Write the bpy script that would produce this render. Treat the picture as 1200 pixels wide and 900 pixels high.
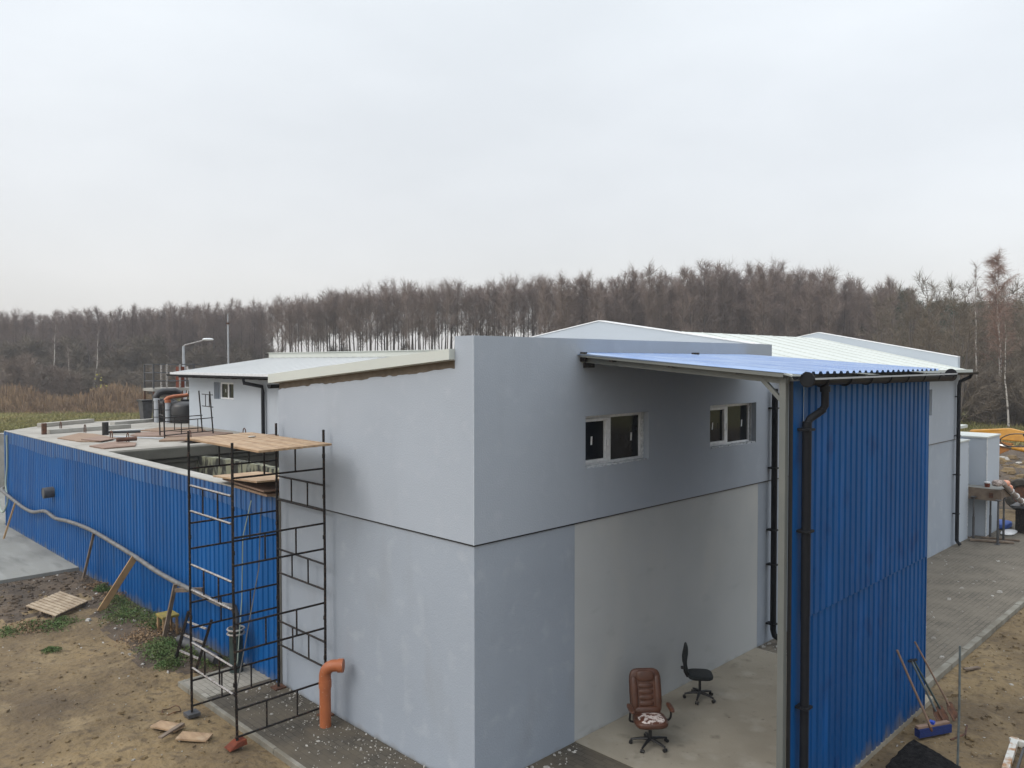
import bpy, math, random
import numpy as np
from mathutils import Vector, Matrix
R = math.radians
for o in list(bpy.data.objects): bpy.data.objects.remove(o)
sc = bpy.context.scene
COL = sc.collection
# ------------------------------------------------------------------ camera
CAM = Vector((-6.858, -7.600, 5.7)); YAW = 0.0028 + R(45); PITCH = -0.0282; ROLL = -0.0011
cf = Vector((math.cos(YAW)*math.cos(PITCH), math.sin(YAW)*math.cos(PITCH), math.sin(PITCH)))
cr = Vector((math.sin(YAW), -math.cos(YAW), 0)); cu = cr.cross(cf)
c_, s_ = math.cos(ROLL), math.sin(ROLL)
r2 = cr*c_ + cu*s_; u2 = -cr*s_ + cu*c_
cam = bpy.data.cameras.new('camera'); co = bpy.data.objects.new('camera', cam); COL.objects.link(co)
M = Matrix((r2, u2, -cf)).transposed().to_4x4(); M.translation = CAM; co.matrix_world = M
cam.sensor_width = 36; cam.lens = 926.8/1200*36; cam.clip_end = 3000; cam.clip_start = .1
sc.camera = co
# ------------------------------------------------------------------ sky
SUN_EL, SUN_AZ = R(42), R(163)            # azimuth measured from +x towards +y
w = bpy.data.worlds.new('World'); sc.world = w; w.use_nodes = True
nt = w.node_tree; nt.nodes.clear()
def N(t, **k):
    n = nt.nodes.new(t)
    for a, b in k.items(): setattr(n, a, b)
    return n
out = N('ShaderNodeOutputWorld'); add = N('ShaderNodeAddShader')
bg1 = N('ShaderNodeBackground'); bg1.inputs[1].default_value = .05
sky = N('ShaderNodeTexSky', sky_type='NISHITA'); sky.sun_disc = False
sky.sun_elevation = SUN_EL; sky.sun_rotation = math.pi/2 - SUN_AZ; sky.dust_density = 4
bg2 = N('ShaderNodeBackground'); bg2.inputs[1].default_value = 1.09
tc = N('ShaderNodeTexCoord'); sx = N('ShaderNodeSeparateXYZ')
ramp = N('ShaderNodeValToRGB'); e = ramp.color_ramp.elements
e[0].position = 0.0; e[0].color = (.64, .63, .62, 1)
e[1].position = 1.0; e[1].color = (1.75, 1.85, 1.95, 1)
for ps, cl in ((.10, (.66, .645, .635)), (.25, (.695, .70, .692)), (.42, (.755, .782, .785)), (.62, (1.2, 1.25, 1.29))):
    a = e.new(ps); a.color = (*cl, 1)
nz = N('ShaderNodeTexNoise'); nz.inputs['Scale'].default_value = 2.2; nz.inputs['Detail'].default_value = 5; nz.inputs['Roughness'].default_value = .5
mp = N('ShaderNodeMapping'); mp.inputs['Scale'].default_value = (1, 1, 2.6)
mr = N('ShaderNodeMapRange'); mr.inputs[1].default_value = .3; mr.inputs[2].default_value = .7; mr.inputs[3].default_value = .91; mr.inputs[4].default_value = 1.05
vm = N('ShaderNodeVectorMath', operation='SCALE')
L = nt.links.new
L(tc.outputs['Generated'], sx.inputs[0]); L(sx.outputs[2], ramp.inputs[0])
L(tc.outputs['Generated'], mp.inputs[0]); L(mp.outputs[0], nz.inputs[0]); L(nz.outputs[0], mr.inputs[0])
L(ramp.outputs[0], vm.inputs[0]); L(mr.outputs[0], vm.inputs['Scale']); L(vm.outputs[0], bg2.inputs[0])
L(sky.outputs[0], bg1.inputs[0]); L(bg1.outputs[0], add.inputs[0]); L(bg2.outputs[0], add.inputs[1]); L(add.outputs[0], out.inputs[0])
sl = bpy.data.lights.new('sun', 'SUN'); sl.energy = .9; sl.angle = R(28); sl.color = (1, .97, .93)
so = bpy.data.objects.new('sun', sl); COL.objects.link(so)
sd = Vector((math.cos(SUN_EL)*math.cos(SUN_AZ), math.cos(SUN_EL)*math.sin(SUN_AZ), math.sin(SUN_EL)))
so.rotation_euler = sd.to_track_quat('Z', 'Y').to_euler(); so.location = (0, 0, 40)
sc.view_settings.view_transform = 'Standard'; sc.view_settings.look = 'None'
sc.view_settings.exposure = 0.0; sc.view_settings.gamma = 1
# ------------------------------------------------------------------ materials
def mat(name, col, rough=.8, var=0, vs=3, var_col=None, bump=0, bs=20, metal=0, stretch=(1, 1, 1), spec=.5, v2=None, edge=(.35, .65), detail=6, splash=None):
    """procedural material: colour, mixed with var_col by noise, optional second noise layer v2=(col,scale,lo,hi,amount,stretch)"""
    m = bpy.data.materials.new(name); m.use_nodes = True; t = m.node_tree; b = t.nodes['Principled BSDF']
    b.inputs['Roughness'].default_value = rough; b.inputs['Metallic'].default_value = metal; b.inputs['Specular IOR Level'].default_value = spec
    tc = t.nodes.new('ShaderNodeTexCoord')
    def noise(scale, st, det=6):
        mp = t.nodes.new('ShaderNodeMapping'); mp.inputs['Scale'].default_value = st
        n = t.nodes.new('ShaderNodeTexNoise'); n.inputs['Scale'].default_value = scale; n.inputs['Detail'].default_value = det
        t.links.new(tc.outputs['Object'], mp.inputs[0]); t.links.new(mp.outputs[0], n.inputs['Vector']); return n.outputs[0]
    def rng(src, lo, hi, a, c):
        r = t.nodes.new('ShaderNodeMapRange'); r.inputs[1].default_value = lo; r.inputs[2].default_value = hi
        r.inputs[3].default_value = a; r.inputs[4].default_value = c; t.links.new(src, r.inputs[0]); return r.outputs[0]
    def mix(fac, a, c):
        x = t.nodes.new('ShaderNodeMix'); x.data_type = 'RGBA'; t.links.new(fac, x.inputs[0])
        for i, v in ((6, a), (7, c)):
            if isinstance(v, tuple): x.inputs[i].default_value = (*v, 1)
            else: t.links.new(v, x.inputs[i])
        return x.outputs[2]
    cur = tuple(col)
    if var:
        vc = var_col or tuple(c*.6 for c in col)
        cur = mix(rng(noise(vs, stretch, detail), edge[0], edge[1], 0, var), cur, vc)
    for l in (v2 or []):
        cur = mix(rng(noise(l[1], l[5] if len(l) > 5 else (1, 1, 1), 8), l[2], l[3], 0, l[4]), cur, l[0])
    if splash:      # dried mud thrown up from the soil: (colour, height, amount)
        sp = t.nodes.new('ShaderNodeSeparateXYZ'); t.links.new(tc.outputs['Object'], sp.inputs[0])
        ma = t.nodes.new('ShaderNodeMath'); ma.operation = 'MULTIPLY_ADD'; t.links.new(noise(3.5, (1, 1, .35), 8), ma.inputs[0]); ma.inputs[1].default_value = splash[1]*3
        mb_ = t.nodes.new('ShaderNodeMath'); mb_.operation = 'MULTIPLY'; mb_.inputs[1].default_value = -1; t.links.new(sp.outputs[2], mb_.inputs[0]); t.links.new(mb_.outputs[0], ma.inputs[2])
        cur = mix(rng(ma.outputs[0], splash[1]*.9, splash[1]*1.9, 0, splash[2]), cur, splash[0])
    if isinstance(cur, tuple): b.inputs['Base Color'].default_value = (*cur, 1)
    else: t.links.new(cur, b.inputs['Base Color'])
    if bump:
        bp = t.nodes.new('ShaderNodeBump'); bp.inputs['Strength'].default_value = bump; bp.inputs['Distance'].default_value = (.06 if bump >= 1 else .02)
        t.links.new(noise(bs, (1, 1, 1)), bp.inputs['Height']); t.links.new(bp.outputs[0], b.inputs['Normal'])
    return m
MT = {}
MT['render'] = mat('grey_render', (.345, .384, .438), .9, .6, .45, (.295, .33, .38), .2, 45, v2=[((.395, .425, .475), 3.5, .56, .72, .35), ((.26, .29, .325), 1.3, .58, .78, .35, (1, 1, .35))])
MT['render_low'] = mat('grey_render_lower', (.305, .345, .40), .9, .6, .5, (.26, .296, .345), .2, 45, splash=((.20, .19, .165), .09, .55), v2=[((.41, .44, .48), 3, .56, .72, .3), ((.24, .26, .28), 1.6, .56, .75, .35, (1, 1, .4))])
MT['render_light'] = mat('pale_blue_render', (.41, .455, .505), .9, .4, .6, (.37, .41, .46), .1, 90)
MT['primer'] = mat('unpainted_base_coat', (.45, .465, .465), .92, .6, .6, (.385, .40, .40), .15, 60, splash=((.24, .22, .18), .09, .5), v2=[((.50, .50, .475), 1.1, .5, .7, .5, (1, 1, .5)), ((.30, .31, .31), 2.4, .6, .74, .35, (.6, 1, 1.6))])
MT['bare'] = mat('bare_brown_strip', (.11, .088, .066), .95, .6, 6, (.16, .13, .10), .3, 40)
MT['white_roof'] = mat('white_roof_sheet', (.52, .545, .51), .6, .5, .4, (.475, .50, .465), 0)
MT['white_roof2'] = mat('white_old_roof_sheet', (.51, .52, .515), .6, .5, .7, (.45, .46, .46), 0)
MT['white'] = mat('white_upvc', (.74, .75, .76), .35, .5, 14, (.52, .53, .53), 0)
MT['white_tape'] = mat('white_foam_edge', (.62, .64, .65), .8, 1, 22, (.36, .38, .40), .3, 40)
MT['glass'] = mat('dark_glass', (.010, .011, .013), .06, .4, 2, (.018, .02, .022), spec=.22)
MT['black'] = mat('black_gutter_plastic', (.008, .009, .012), .5, .5, 5, (.013, .014, .016), spec=.15)
MT['blackm'] = mat('black_painted_steel', (.012, .011, .011), .5, 1, 26, (.06, .038, .028), .2, 60, edge=(.52, .66), spec=.2)
MT['steelp'] = mat('worn_light_steel', (.40, .39, .38), .45, 1, 30, (.16, .13, .11), .1, 60)
MT['greysteel'] = mat('grey_painted_steel', (.115, .125, .118), .5, .5, 2, (.15, .155, .145))
MT['blue'] = mat('blue_trapezoid_sheet', (.002, .070, .228), .45, .9, 1.1, (.002, .050, .17), .05, 8, stretch=(1, 1, .25), splash=((.20, .17, .13), .30, .75), spec=.2, v2=[((.005, .10, .34), 3.0, .52, .72, .5, (1, 1, .2)), ((.002, .032, .13), 1.9, .58, .70, .6, (1.2, 1, 1.0))])
MT['blue_l'] = mat('blue_tank_sheet', (.002, .083, .272), .45, .9, .8, (.002, .062, .21), .05, 8, stretch=(1, 1, .3), splash=((.17, .16, .13), .22, .7), spec=.22, v2=[((.008, .12, .38), 2.4, .52, .72, .5, (1, 2.5, .12)), ((.05, .085, .13), 2.2, .62, .76, .4, (1, 1, .3))])  # lighter than the side wall blue: the tank's sunlit look is in the colour
MT['blue_old'] = mat('faded_blue_sheet', (.012, .10, .29), .42, 1, 1.6, (.005, .058, .19), .05, 8, stretch=(1, 6, .15), edge=(.42, .58), v2=[((.08, .10, .17), 2.5, .5, .7, .6, (1, 8, .3))])
MT['blue_roof'] = mat('blue_roof_sheet', (.24, .33, .49), .15, .9, 3.5, (.11, .20, .42), spec=1.0, stretch=(3, .3, 1))  # base colour paled to stand in for grazing sky reflection on blue paint
MT['concrete'] = mat('weathered_concrete', (.34, .33, .30), .95, .8, 1.3, (.25, .24, .215), .3, 30, v2=[((.43, .42, .385), 5, .52, .72, .5), ((.13, .12, .10), 3, .62, .75, .6)])
MT['deck'] = mat('tank_deck_concrete', (.335, .315, .28), .95, .8, .8, (.24, .225, .195), .2, 30, v2=[((.14, .12, .10), 1.8, .58, .72, .65), ((.42, .405, .375), 3, .55, .7, .5)])
MT['pit'] = mat('dark_pit_concrete', (.12, .115, .095), .9, .8, 1.5, (.07, .066, .055), .3, 20)  # pit faces get a darker concrete than the deck
MT['moss'] = mat('mossy_concrete', (.22, .22, .15), .95, 1, 5, (.03, .03, .024), .4, 20, stretch=(1, 1, .35), edge=(.42, .52), v2=[((.30, .31, .24), 2.4, .55, .7, .6)])
MT['slab'] = mat('dusty_slab', (.30, .268, .21), .92, .8, .9, (.22, .195, .15), .25, 25, v2=[((.11, .095, .07), 3.2, .60, .74, .6), ((.37, .345, .29), 1.7, .55, .72, .6), ((.10, .075, .05), 9, .66, .74, .6)])
MT['apron'] = mat('fresh_concrete_apron', (.235, .235, .215), .85, .9, .5, (.165, .165, .15), .1, 20, v2=[((.29, .29, .27), 1.5, .5, .7, .6, (2, .4, 1)), ((.13, .13, .12), 1.6, .56, .7, .6, (2.2, .45, 1))])
MT['kerb'] = mat('kerb_concrete', (.235, .225, .19), .95, .9, 2.4, (.14, .125, .095), .3, 30)
MT['ply'] = mat('worn_plywood', (.27, .185, .125), .85, .9, 3, (.17, .11, .07), .15, 30, stretch=(1, 6, 1))
MT['plyd'] = mat('dark_formwork_plywood', (.17, .105, .075), .8, .8, 2, (.26, .18, .135), .15, 30)
MT['wood'] = mat('light_board', (.38, .26, .155), .8, .9, 3, (.24, .155, .09), .15, 30, stretch=(5, 1, 5), v2=[((.52, .42, .29), 4, .55, .7, .5)])
MT['woodp'] = mat('yellow_pine', (.36, .23, .11), .8, .8, 4, (.22, .13, .06), .1, 30)
MT['woodg'] = mat('grey_old_wood', (.20, .155, .115), .9, .9, 4, (.11, .08, .06), .2, 30)
MT['pallet'] = mat('bleached_slat_wood', (.40, .32, .225), .85, .9, 5, (.25, .185, .12), .2, 30)
MT['handle'] = mat('tool_handle_wood', (.26, .17, .12), .8, .9, 5, (.16, .10, .07))
MT['rust'] = mat('rusty_iron', (.12, .05, .025), .9, 1, 12, (.05, .025, .018), .3, 40)
MT['orange'] = mat('orange_sewer_pipe', (.37, .115, .042), .5, .6, 4, (.30, .09, .035), v2=[((.52, .42, .34), 26, .67, .73, .7)])
MT['redshoe'] = mat('red_oxide_steel', (.17, .042, .02), .8, .8, 10, (.09, .028, .018), spec=.2)
MT['greypipe'] = mat('grey_plastic_pipe', (.085, .085, .09), .5, .8, 6, (.045, .045, .045), spec=.3)
MT['lgrey'] = mat('light_grey_pipe', (.36, .38, .41), .4, .5, 6, (.28, .30, .32))
MT['hose'] = mat('dusty_hose', (.16, .155, .15), .5, .9, 5, (.08, .078, .075))
MT['dkgreen'] = mat('dark_green_hose', (.018, .035, .035), .4, .8, 5, (.04, .06, .055))
MT['palehose'] = mat('pale_green_hose', (.30, .36, .30), .5)
MT['leather'] = mat('brown_leather', (.092, .036, .019), .42, .8, 9, (.06, .023, .012), .15, 60)
MT['leather_seat'] = mat('cracked_brown_leather', (.10, .034, .018), .42, 0, bump=.2, bs=50, v2=[((.60, .53, .49), 9, .44, .48, 1), ((.10, .034, .018), 24, .56, .60, 1)])
MT['blackf'] = mat('black_fabric', (.010, .013, .014), .95, .5, 40, (.02, .024, .025), .3, 150)
MT['blackp'] = mat('black_plastic', (.012, .012, .013), .4)
MT['brush'] = mat('blue_bristle', (.008, .03, .17), .9, .8, 60, (.004, .015, .09), .8, 200)
MT['stake'] = mat('grey_green_rod', (.12, .15, .155), .6, .9, 8, (.06, .07, .07))
MT['felt'] = mat('black_foam_sheet', (.006, .006, .007), .95, 1, 14, (.024, .023, .023), 1, 60, spec=.1)
MT['rustwhite'] = mat('rust_stained_white', (.50, .50, .46), .6, 1, 7, (.30, .16, .07), .2, 40, edge=(.48, .62))
MT['yellow'] = mat('excavator_yellow', (.50, .24, .018), .45, .8, 4, (.36, .16, .015))
MT['oranged'] = mat('dull_orange_steel', (.34, .14, .025), .6, .8, 4, (.24, .09, .02))
MT['chrome'] = mat('steel_rod', (.45, .45, .45), .3, metal=1)
MT['tyre'] = mat('tyre_rubber', (.02, .019, .018), .9, .9, 9, (.07, .06, .048))
MT['orangeb'] = mat('bright_orange_cloth', (.65, .17, .07), .8, .8, 9, (.62, .42, .32))
MT['trunk'] = mat('dark_bark', (.105, .09, .08), .95, .7, 1.5, (.065, .056, .05))
MT['twig'] = mat('purple_brown_twigs', (.225, .172, .150), .95, .6, .35, (.155, .125, .110))
MT['twig2'] = mat('olive_brown_twigs', (.15, .12, .088), .95, .6, .35, (.105, .086, .064))
MT['twig3'] = mat('pale_willow_twigs', (.22, .175, .14), .95, .8, .6, (.13, .09, .07))
MT['birch'] = mat('birch_bark', (.50, .47, .43), .85, 1, 3, (.10, .085, .075), edge=(.52, .60), stretch=(1, 1, .8))
MT['btwig'] = mat('reddish_birch_twigs', (.27, .17, .13), .95, .6, .5, (.19, .125, .10))
MT['pine'] = mat('pine_needles', (.040, .062, .036), .9, .8, .8, (.022, .036, .022))
MT['reed'] = mat('dry_reeds', (.26, .175, .098), .95, .9, .35, (.15, .095, .056))
MT['grass'] = mat('meadow_grass', (.15, .15, .04), .95, .9, .25, (.24, .20, .08))
MT['weed'] = mat('green_weeds', (.055, .115, .025), .85, .9, 4, (.12, .13, .05))
MT['yleaf'] = mat('yellow_leaves', (.32, .29, .04), .85)
MT['bluetarp'] = mat('blue_tarp', (.03, .09, .35), .6)
MT['chip'] = mat('pale_rubble', (.42, .41, .38), .9, .9, 8, (.24, .22, .19))
# ground: sandy soil with damp darker areas
def ground_mat(name, base, damp, pale, gscale=.35):
    return mat(name, base, .97, .95, gscale, damp, 1, 8, detail=10, edge=(.40, .62), v2=[(pale, 1.4, .50, .68, .6), (damp, 2.6, .54, .66, .5), (damp, 7, .55, .66, .75), ((.07, .055, .04), 17, .66, .72, .7), ((.42, .38, .32), 34, .72, .76, .8)])
MT['soil'] = ground_mat('sandy_soil', (.195, .138, .068), (.085, .059, .033), (.255, .188, .10))
MT['soild'] = ground_mat('damp_dark_soil', (.088, .063, .042), (.048, .035, .024), (.135, .098, .064), .8)
def paver_mat(name, c1, c2, mortar, sw=.2, sh=.1, rot=0, patch=None):
    m = bpy.data.materials.new(name); m.use_nodes = True; t = m.node_tree; b = t.nodes['Principled BSDF']; b.inputs['Roughness'].default_value = .93
    tc = t.nodes.new('ShaderNodeTexCoord'); mp = t.nodes.new('ShaderNodeMapping'); mp.inputs['Rotation'].default_value = (0, 0, rot)
    br = t.nodes.new('ShaderNodeTexBrick'); br.inputs['Scale'].default_value = 1; br.inputs['Brick Width'].default_value = sw; br.inputs['Row Height'].default_value = sh
    br.inputs['Mortar Size'].default_value = .006; br.inputs['Color1'].default_value = (*c1, 1); br.inputs['Color2'].default_value = (*c2, 1); br.inputs['Mortar'].default_value = (*mortar, 1)
    n = t.nodes.new('ShaderNodeTexNoise'); n.inputs['Scale'].default_value = 1.3; n.inputs['Detail'].default_value = 9
    r = t.nodes.new('ShaderNodeMapRange'); r.inputs[1].default_value = .38; r.inputs[2].default_value = .66; r.inputs[3].default_value = 0; r.inputs[4].default_value = .85
    x = t.nodes.new('ShaderNodeMix'); x.data_type = 'RGBA'; x.inputs[7].default_value = (*(patch or (.105, .086, .06)), 1)
    # slight wobble of the joints
    wn = t.nodes.new('ShaderNodeTexNoise'); wn.inputs['Scale'].default_value = 5
    wa = t.nodes.new('ShaderNodeVectorMath'); wa.operation = 'SCALE'; wa.inputs['Scale'].default_value = .03
    wb = t.nodes.new('ShaderNodeVectorMath')
    l = t.links.new
    l(tc.outputs['Object'], wn.inputs['Vector']); l(wn.outputs[1], wa.inputs[0]); l(tc.outputs['Object'], wb.inputs[0]); l(wa.outputs[0], wb.inputs[1])
    l(wb.outputs[0], mp.inputs[0]); l(mp.outputs[0], br.inputs[0]); l(tc.outputs['Object'], n.inputs['Vector']); l(n.outputs[0], r.inputs[0]); l(r.outputs[0], x.inputs[0]); l(br.outputs[0], x.inputs[6])
    l(x.outputs[2], b.inputs['Base Color'])
    bp = t.nodes.new('ShaderNodeBump'); bp.inputs['Strength'].default_value = .5; bp.inputs['Distance'].default_value = .006; bp.invert = True
    l(br.outputs[1], bp.inputs['Height']); l(bp.outputs[0], b.inputs['Normal']); return m
MT['paver'] = paver_mat('dark_interlocking_pavers', (.080, .070, .054), (.052, .046, .036), (.028, .024, .019), rot=R(90))
MT['paver_clean'] = paver_mat('clean_pale_pavers', (.30, .285, .245), (.23, .215, .18), (.10, .09, .07), rot=R(90), patch=(.26, .24, .20))
MT['paver_right'] = paver_mat('dusty_grey_pavers', (.15, .13, .10), (.112, .098, .076), (.055, .048, .037), rot=0, patch=(.17, .148, .115))
# ------------------------------------------------------------------ mesh helpers
ORG = {}
def tag(o, label=None, cat=None, group=None, kind=None):
    for k, v in (('label', label), ('category', cat), ('group', group), ('kind', kind)):
        if v: o[k] = v
    return o
def thing(name, label, cat, loc=(0, 0, 0), group=None):
    o = bpy.data.objects.new(name, None); COL.objects.link(o); o.location = loc; ORG[o.name] = Vector(loc)
    o.empty_display_size = .2
    return tag(o, label, cat, group)
def children(o): return [c for c in bpy.data.objects if c.parent == o]
class MB:
    def __init__(s): s.v = []; s.f = []
    def add(s, vs, fs):
        n = len(s.v); s.v += [tuple(p) for p in vs]; s.f += [tuple(i+n for i in f) for f in fs]; return s
    def box(s, x0, x1, y0, y1, z0, z1):
        return s.hexa([(x0, y0, z0), (x1, y0, z0), (x1, y1, z0), (x0, y1, z0), (x0, y0, z1), (x1, y0, z1), (x1, y1, z1), (x0, y1, z1)])
    def hexa(s, p):
        return s.add(p, [(3, 2, 1, 0), (4, 5, 6, 7), (0, 1, 5, 4), (1, 2, 6, 5), (2, 3, 7, 6), (3, 0, 4, 7)])
    def bar(s, a, b, wd, th, up=(0, 0, 1)):
        a, b = Vector(a), Vector(b); d = (b-a).normalized(); u = Vector(up)
        if abs(d.dot(u)) > .98: u = Vector((0, 1, 0))
        x = d.cross(u).normalized()*wd/2; y = x.cross(d).normalized()*th/2
        return s.hexa([a-x-y, a+x-y, b+x-y, b-x-y, a-x+y, a+x+y, b+x+y, b-x+y])
    def tube(s, pts, r, n=8, cap=True):
        pts = [Vector(p) for p in pts]; m = len(pts); rs = r if isinstance(r, (list, tuple)) else [r]*m
        vs = []; ref = None
        for i, p in enumerate(pts):
            d = ((pts[i+1] if i < m-1 else p) - (pts[i-1] if i > 0 else p)).normalized()
            if ref is None: ref = Vector((0, 0, 1)) if abs(d.z) < .9 else Vector((1, 0, 0))
            x = d.cross(ref).normalized(); y = x.cross(d).normalized(); ref = y
            for k in range(n):
                a = 2*math.pi*k/n; vs.append(p + (x*math.cos(a) + y*math.sin(a))*rs[i])
        fs = [(i*n+k, i*n+(k+1) % n, (i+1)*n+(k+1) % n, (i+1)*n+k) for i in range(m-1) for k in range(n)]
        if cap: fs += [tuple(range(n))[::-1], tuple((m-1)*n+k for k in range(n))]
        return s.add(vs, fs)
    def prism(s, poly, z0, z1):
        n = len(poly)
        return s.add([(x, y, z0) for x, y in poly] + [(x, y, z1) for x, y in poly], [tuple(range(n))[::-1], tuple(range(n, 2*n))] + [(i, (i+1) % n, (i+1) % n+n, i+n) for i in range(n)])
    def extr(s, pts, d):
        n = len(pts); d = Vector(d); p = [Vector(q) for q in pts]
        return s.add(p + [q+d for q in p], [tuple(range(n))[::-1], tuple(range(n, 2*n))] + [(i, (i+1) % n, (i+1) % n+n, i+n) for i in range(n)])
    def ell(s, c, r, e=.5, nu=20, nv=12, mtx=None):
        """rounded cushion: super-ellipsoid"""
        f = lambda t: math.copysign(abs(t)**e, t); vs = []
        for i in range(nv+1):
            ph = -math.pi/2 + math.pi*i/nv
            for k in range(nu):
                th = 2*math.pi*k/nu
                p = Vector((r[0]*f(math.cos(ph))*f(math.cos(th)), r[1]*f(math.cos(ph))*f(math.sin(th)), r[2]*f(math.sin(ph))))
                if mtx: p = mtx @ p
                vs.append(p+Vector(c))
        return s.add(vs, [(i*nu+k, i*nu+(k+1) % nu, (i+1)*nu+(k+1) % nu, (i+1)*nu+k) for i in range(nv) for k in range(nu)])
    def build(s, name, m, parent=None, smooth=False, bevel=0, loc=None):
        me = bpy.data.meshes.new(name)
        o = bpy.data.objects.new(name, me); COL.objects.link(o)
        if parent is not None:
            g = ORG[parent.name]; o.parent = parent
        elif loc is not None: g = Vector(loc); o.location = g
        else:
            a = np.array(s.v); g = Vector(((a[:, 0].min()+a[:, 0].max())/2, (a[:, 1].min()+a[:, 1].max())/2, a[:, 2].min())); o.location = g
        ORG[o.name] = g
        me.from_pydata([(v[0]-g.x, v[1]-g.y, v[2]-g.z) for v in s.v], [], s.f)
        me.materials.append(MT[m] if isinstance(m, str) else m)
        if smooth: me.polygons.foreach_set('use_smooth', [True]*len(me.polygons)); me.set_sharp_from_angle(angle=R(42))
        me.update()
        if bevel:
            b = o.modifiers.new('bevel', 'BEVEL'); b.width = bevel; b.segments = 2; b.limit_method = 'ANGLE'
        return o
def struct(o): o['kind'] = 'structure'; return o
def copy_tree(o, parent=None, name=None):
    c = o.copy(); COL.objects.link(c); c.parent = parent; ORG[c.name] = ORG.get(o.name, Vector((0, 0, 0)))
    for ch in children(o): copy_tree(ch, c)
    return c
def corr(mb, a, b, z0, z1, nrm, pitch=.18, dep=.02, flat=.62, th=.0, jag=None):
    """trapezoidal sheet standing from a to b (xy); ribs rise along nrm"""
    a, b = Vector((*a, 0)), Vector((*b, 0)); d = b-a; Ln = d.length; d.normalize(); n = Vector((*nrm, 0))
    xs = []; t = 0
    while t < Ln:
        for fr, h in ((0, 1), (flat, 1), (flat+.10, 0), (.90, 0)): xs.append((min(t+fr*pitch, Ln), h))
        t += pitch
    xs.append((Ln, 1)); vs = []
    for t, h in xs:
        p = a+d*t+n*dep*h; zz = z0(t) if callable(z0) else z0; z_ = z1(t) if callable(z1) else z1
        vs += [(p.x, p.y, zz), (p.x, p.y, z_)]
    mb.add(vs, [(2*i, 2*i+2, 2*i+3, 2*i+1) for i in range(len(xs)-1)])
    return mb
def wall_cells(mb, us, zs, hole, f, flip=False):
    """wall face cut into cells, leaving the holes open. f(u,z,depth)->xyz"""
    for i in range(len(us)-1):
        for k in range(len(zs)-1):
            if hole and any(h[0] <= us[i] < h[1] and h[2] <= zs[k] < h[3] for h in hole): continue
            p = [f(us[i], zs[k], 0), f(us[i+1], zs[k], 0), f(us[i+1], zs[k+1], 0), f(us[i], zs[k+1], 0)]
            mb.add(p, [(0, 1, 2, 3)])
    for (u0, u1, z0, z1) in (hole or []):
        q = [(u0, z0), (u1, z0), (u1, z1), (u0, z1)]
        for i in range(4):
            (a, b), (c, d) = q[i], q[(i+1) % 4]
            mb.add([f(a, b, 0), f(c, d, 0), f(c, d, .22), f(a, b, .22)], [(0, 1, 2, 3)])
rnd = random.Random(7)
# ------------------------------------------------------------------ terrain
def axis(segs):
    out = []
    for a, b, st in segs: out += list(np.arange(a, b, st))
    out.append(segs[-1][1]); return np.array(out)
gx = axis([(-900, -100, 100), (-100, -20, 10), (-20, -9, 1.2), (-9, 1, .10), (1, 12, .14), (12, 30, .6), (30, 60, 2), (60, 200, 10), (200, 1000, 100)])
gy = axis([(-900, -100, 100), (-100, -20, 10), (-20, -7.5, .8), (-7.5, 0, .10), (0, 17, .10), (17, 30, .6), (30, 100, 2.5), (100, 200, 10), (200, 1000, 100)])
X, Y = np.meshgrid(gx, gy, indexing='ij')
rs = np.random.RandomState(3)
def vnoise(X, Y, s, seed):
    r = np.random.RandomState(seed); G = r.rand(256, 256); x = X/s; y = Y/s
    xi = np.floor(x).astype(int); yi = np.floor(y).astype(int); fx = x-xi; fy = y-yi
    fx = fx*fx*(3-2*fx); fy = fy*fy*(3-2*fy); g = lambda a, b: G[a % 256, b % 256]
    return (g(xi, yi)*(1-fx)+g(xi+1, yi)*fx)*(1-fy)+(g(xi, yi+1)*(1-fx)+g(xi+1, yi+1)*fx)*fy-.5
Z = vnoise(X, Y, 1.6, 1)*.10 + vnoise(X, Y, .55, 2)*.055 + vnoise(X, Y, .24, 3)*.05
Z += vnoise(X, Y, 9, 4)*.10
def boxd(x0, x1, y0, y1):            # distance outside of a rectangle
    dx = np.maximum(np.maximum(x0-X, X-x1), 0); dy = np.maximum(np.maximum(y0-Y, Y-y1), 0); return np.hypot(dx, dy)
dmin = np.minimum.reduce([boxd(-1.27, 9, -1.3, 6.5), boxd(2, 7.6, -3.2, 30), boxd(7.5, 26, -2.95, 30), boxd(-60, 0, 16.2, 60), boxd(0, 14, 5, 30)])
edge = np.clip(dmin/.5, 0, 1)
Z = Z*edge - .02 - .05*(1-edge)
Z += .10*np.exp(-((X+.2)**2/.5)-((Y-11.0)**2/12))*edge      # soil banked against the tank
Z += np.where((X > 30) & (Y > -30) & (X < 60), vnoise(X, Y, 4, 9)*.7+.15, 0)*np.clip((X-30)/4, 0, 1)
far = np.hypot(X+6.8, Y+7.6)
Z += np.clip((far-50)/60, 0, 1)*vnoise(X, Y, 30, 5)*.8*(far < 400)
nxg, nyg = X.shape
me = bpy.data.meshes.new('ground')
idx = np.arange(nxg*nyg).reshape(nxg, nyg)
quads = np.stack([idx[:-1, :-1], idx[1:, :-1], idx[1:, 1:], idx[:-1, 1:]], -1).reshape(-1, 4)
me.from_pydata(np.stack([X, Y, Z], -1).reshape(-1, 3).tolist(), [], quads.tolist())
for m in ('soil', 'soild', 'grass'): me.materials.append(MT[m])
cx = X.reshape(-1)[quads].mean(1); cy = Y.reshape(-1)[quads].mean(1)
fd = np.hypot(cx+6.8, cy+7.6); nn = vnoise(cx, cy, 7, 11)
dk = vnoise(cx, cy, 1.1, 12)*1.6 + vnoise(cx, cy, .35, 15)
mi = np.zeros(len(quads), int)
mi[(cy > 12.6+dk*1.8) & (cy < 17) & (cx < 1)] = 1
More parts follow.
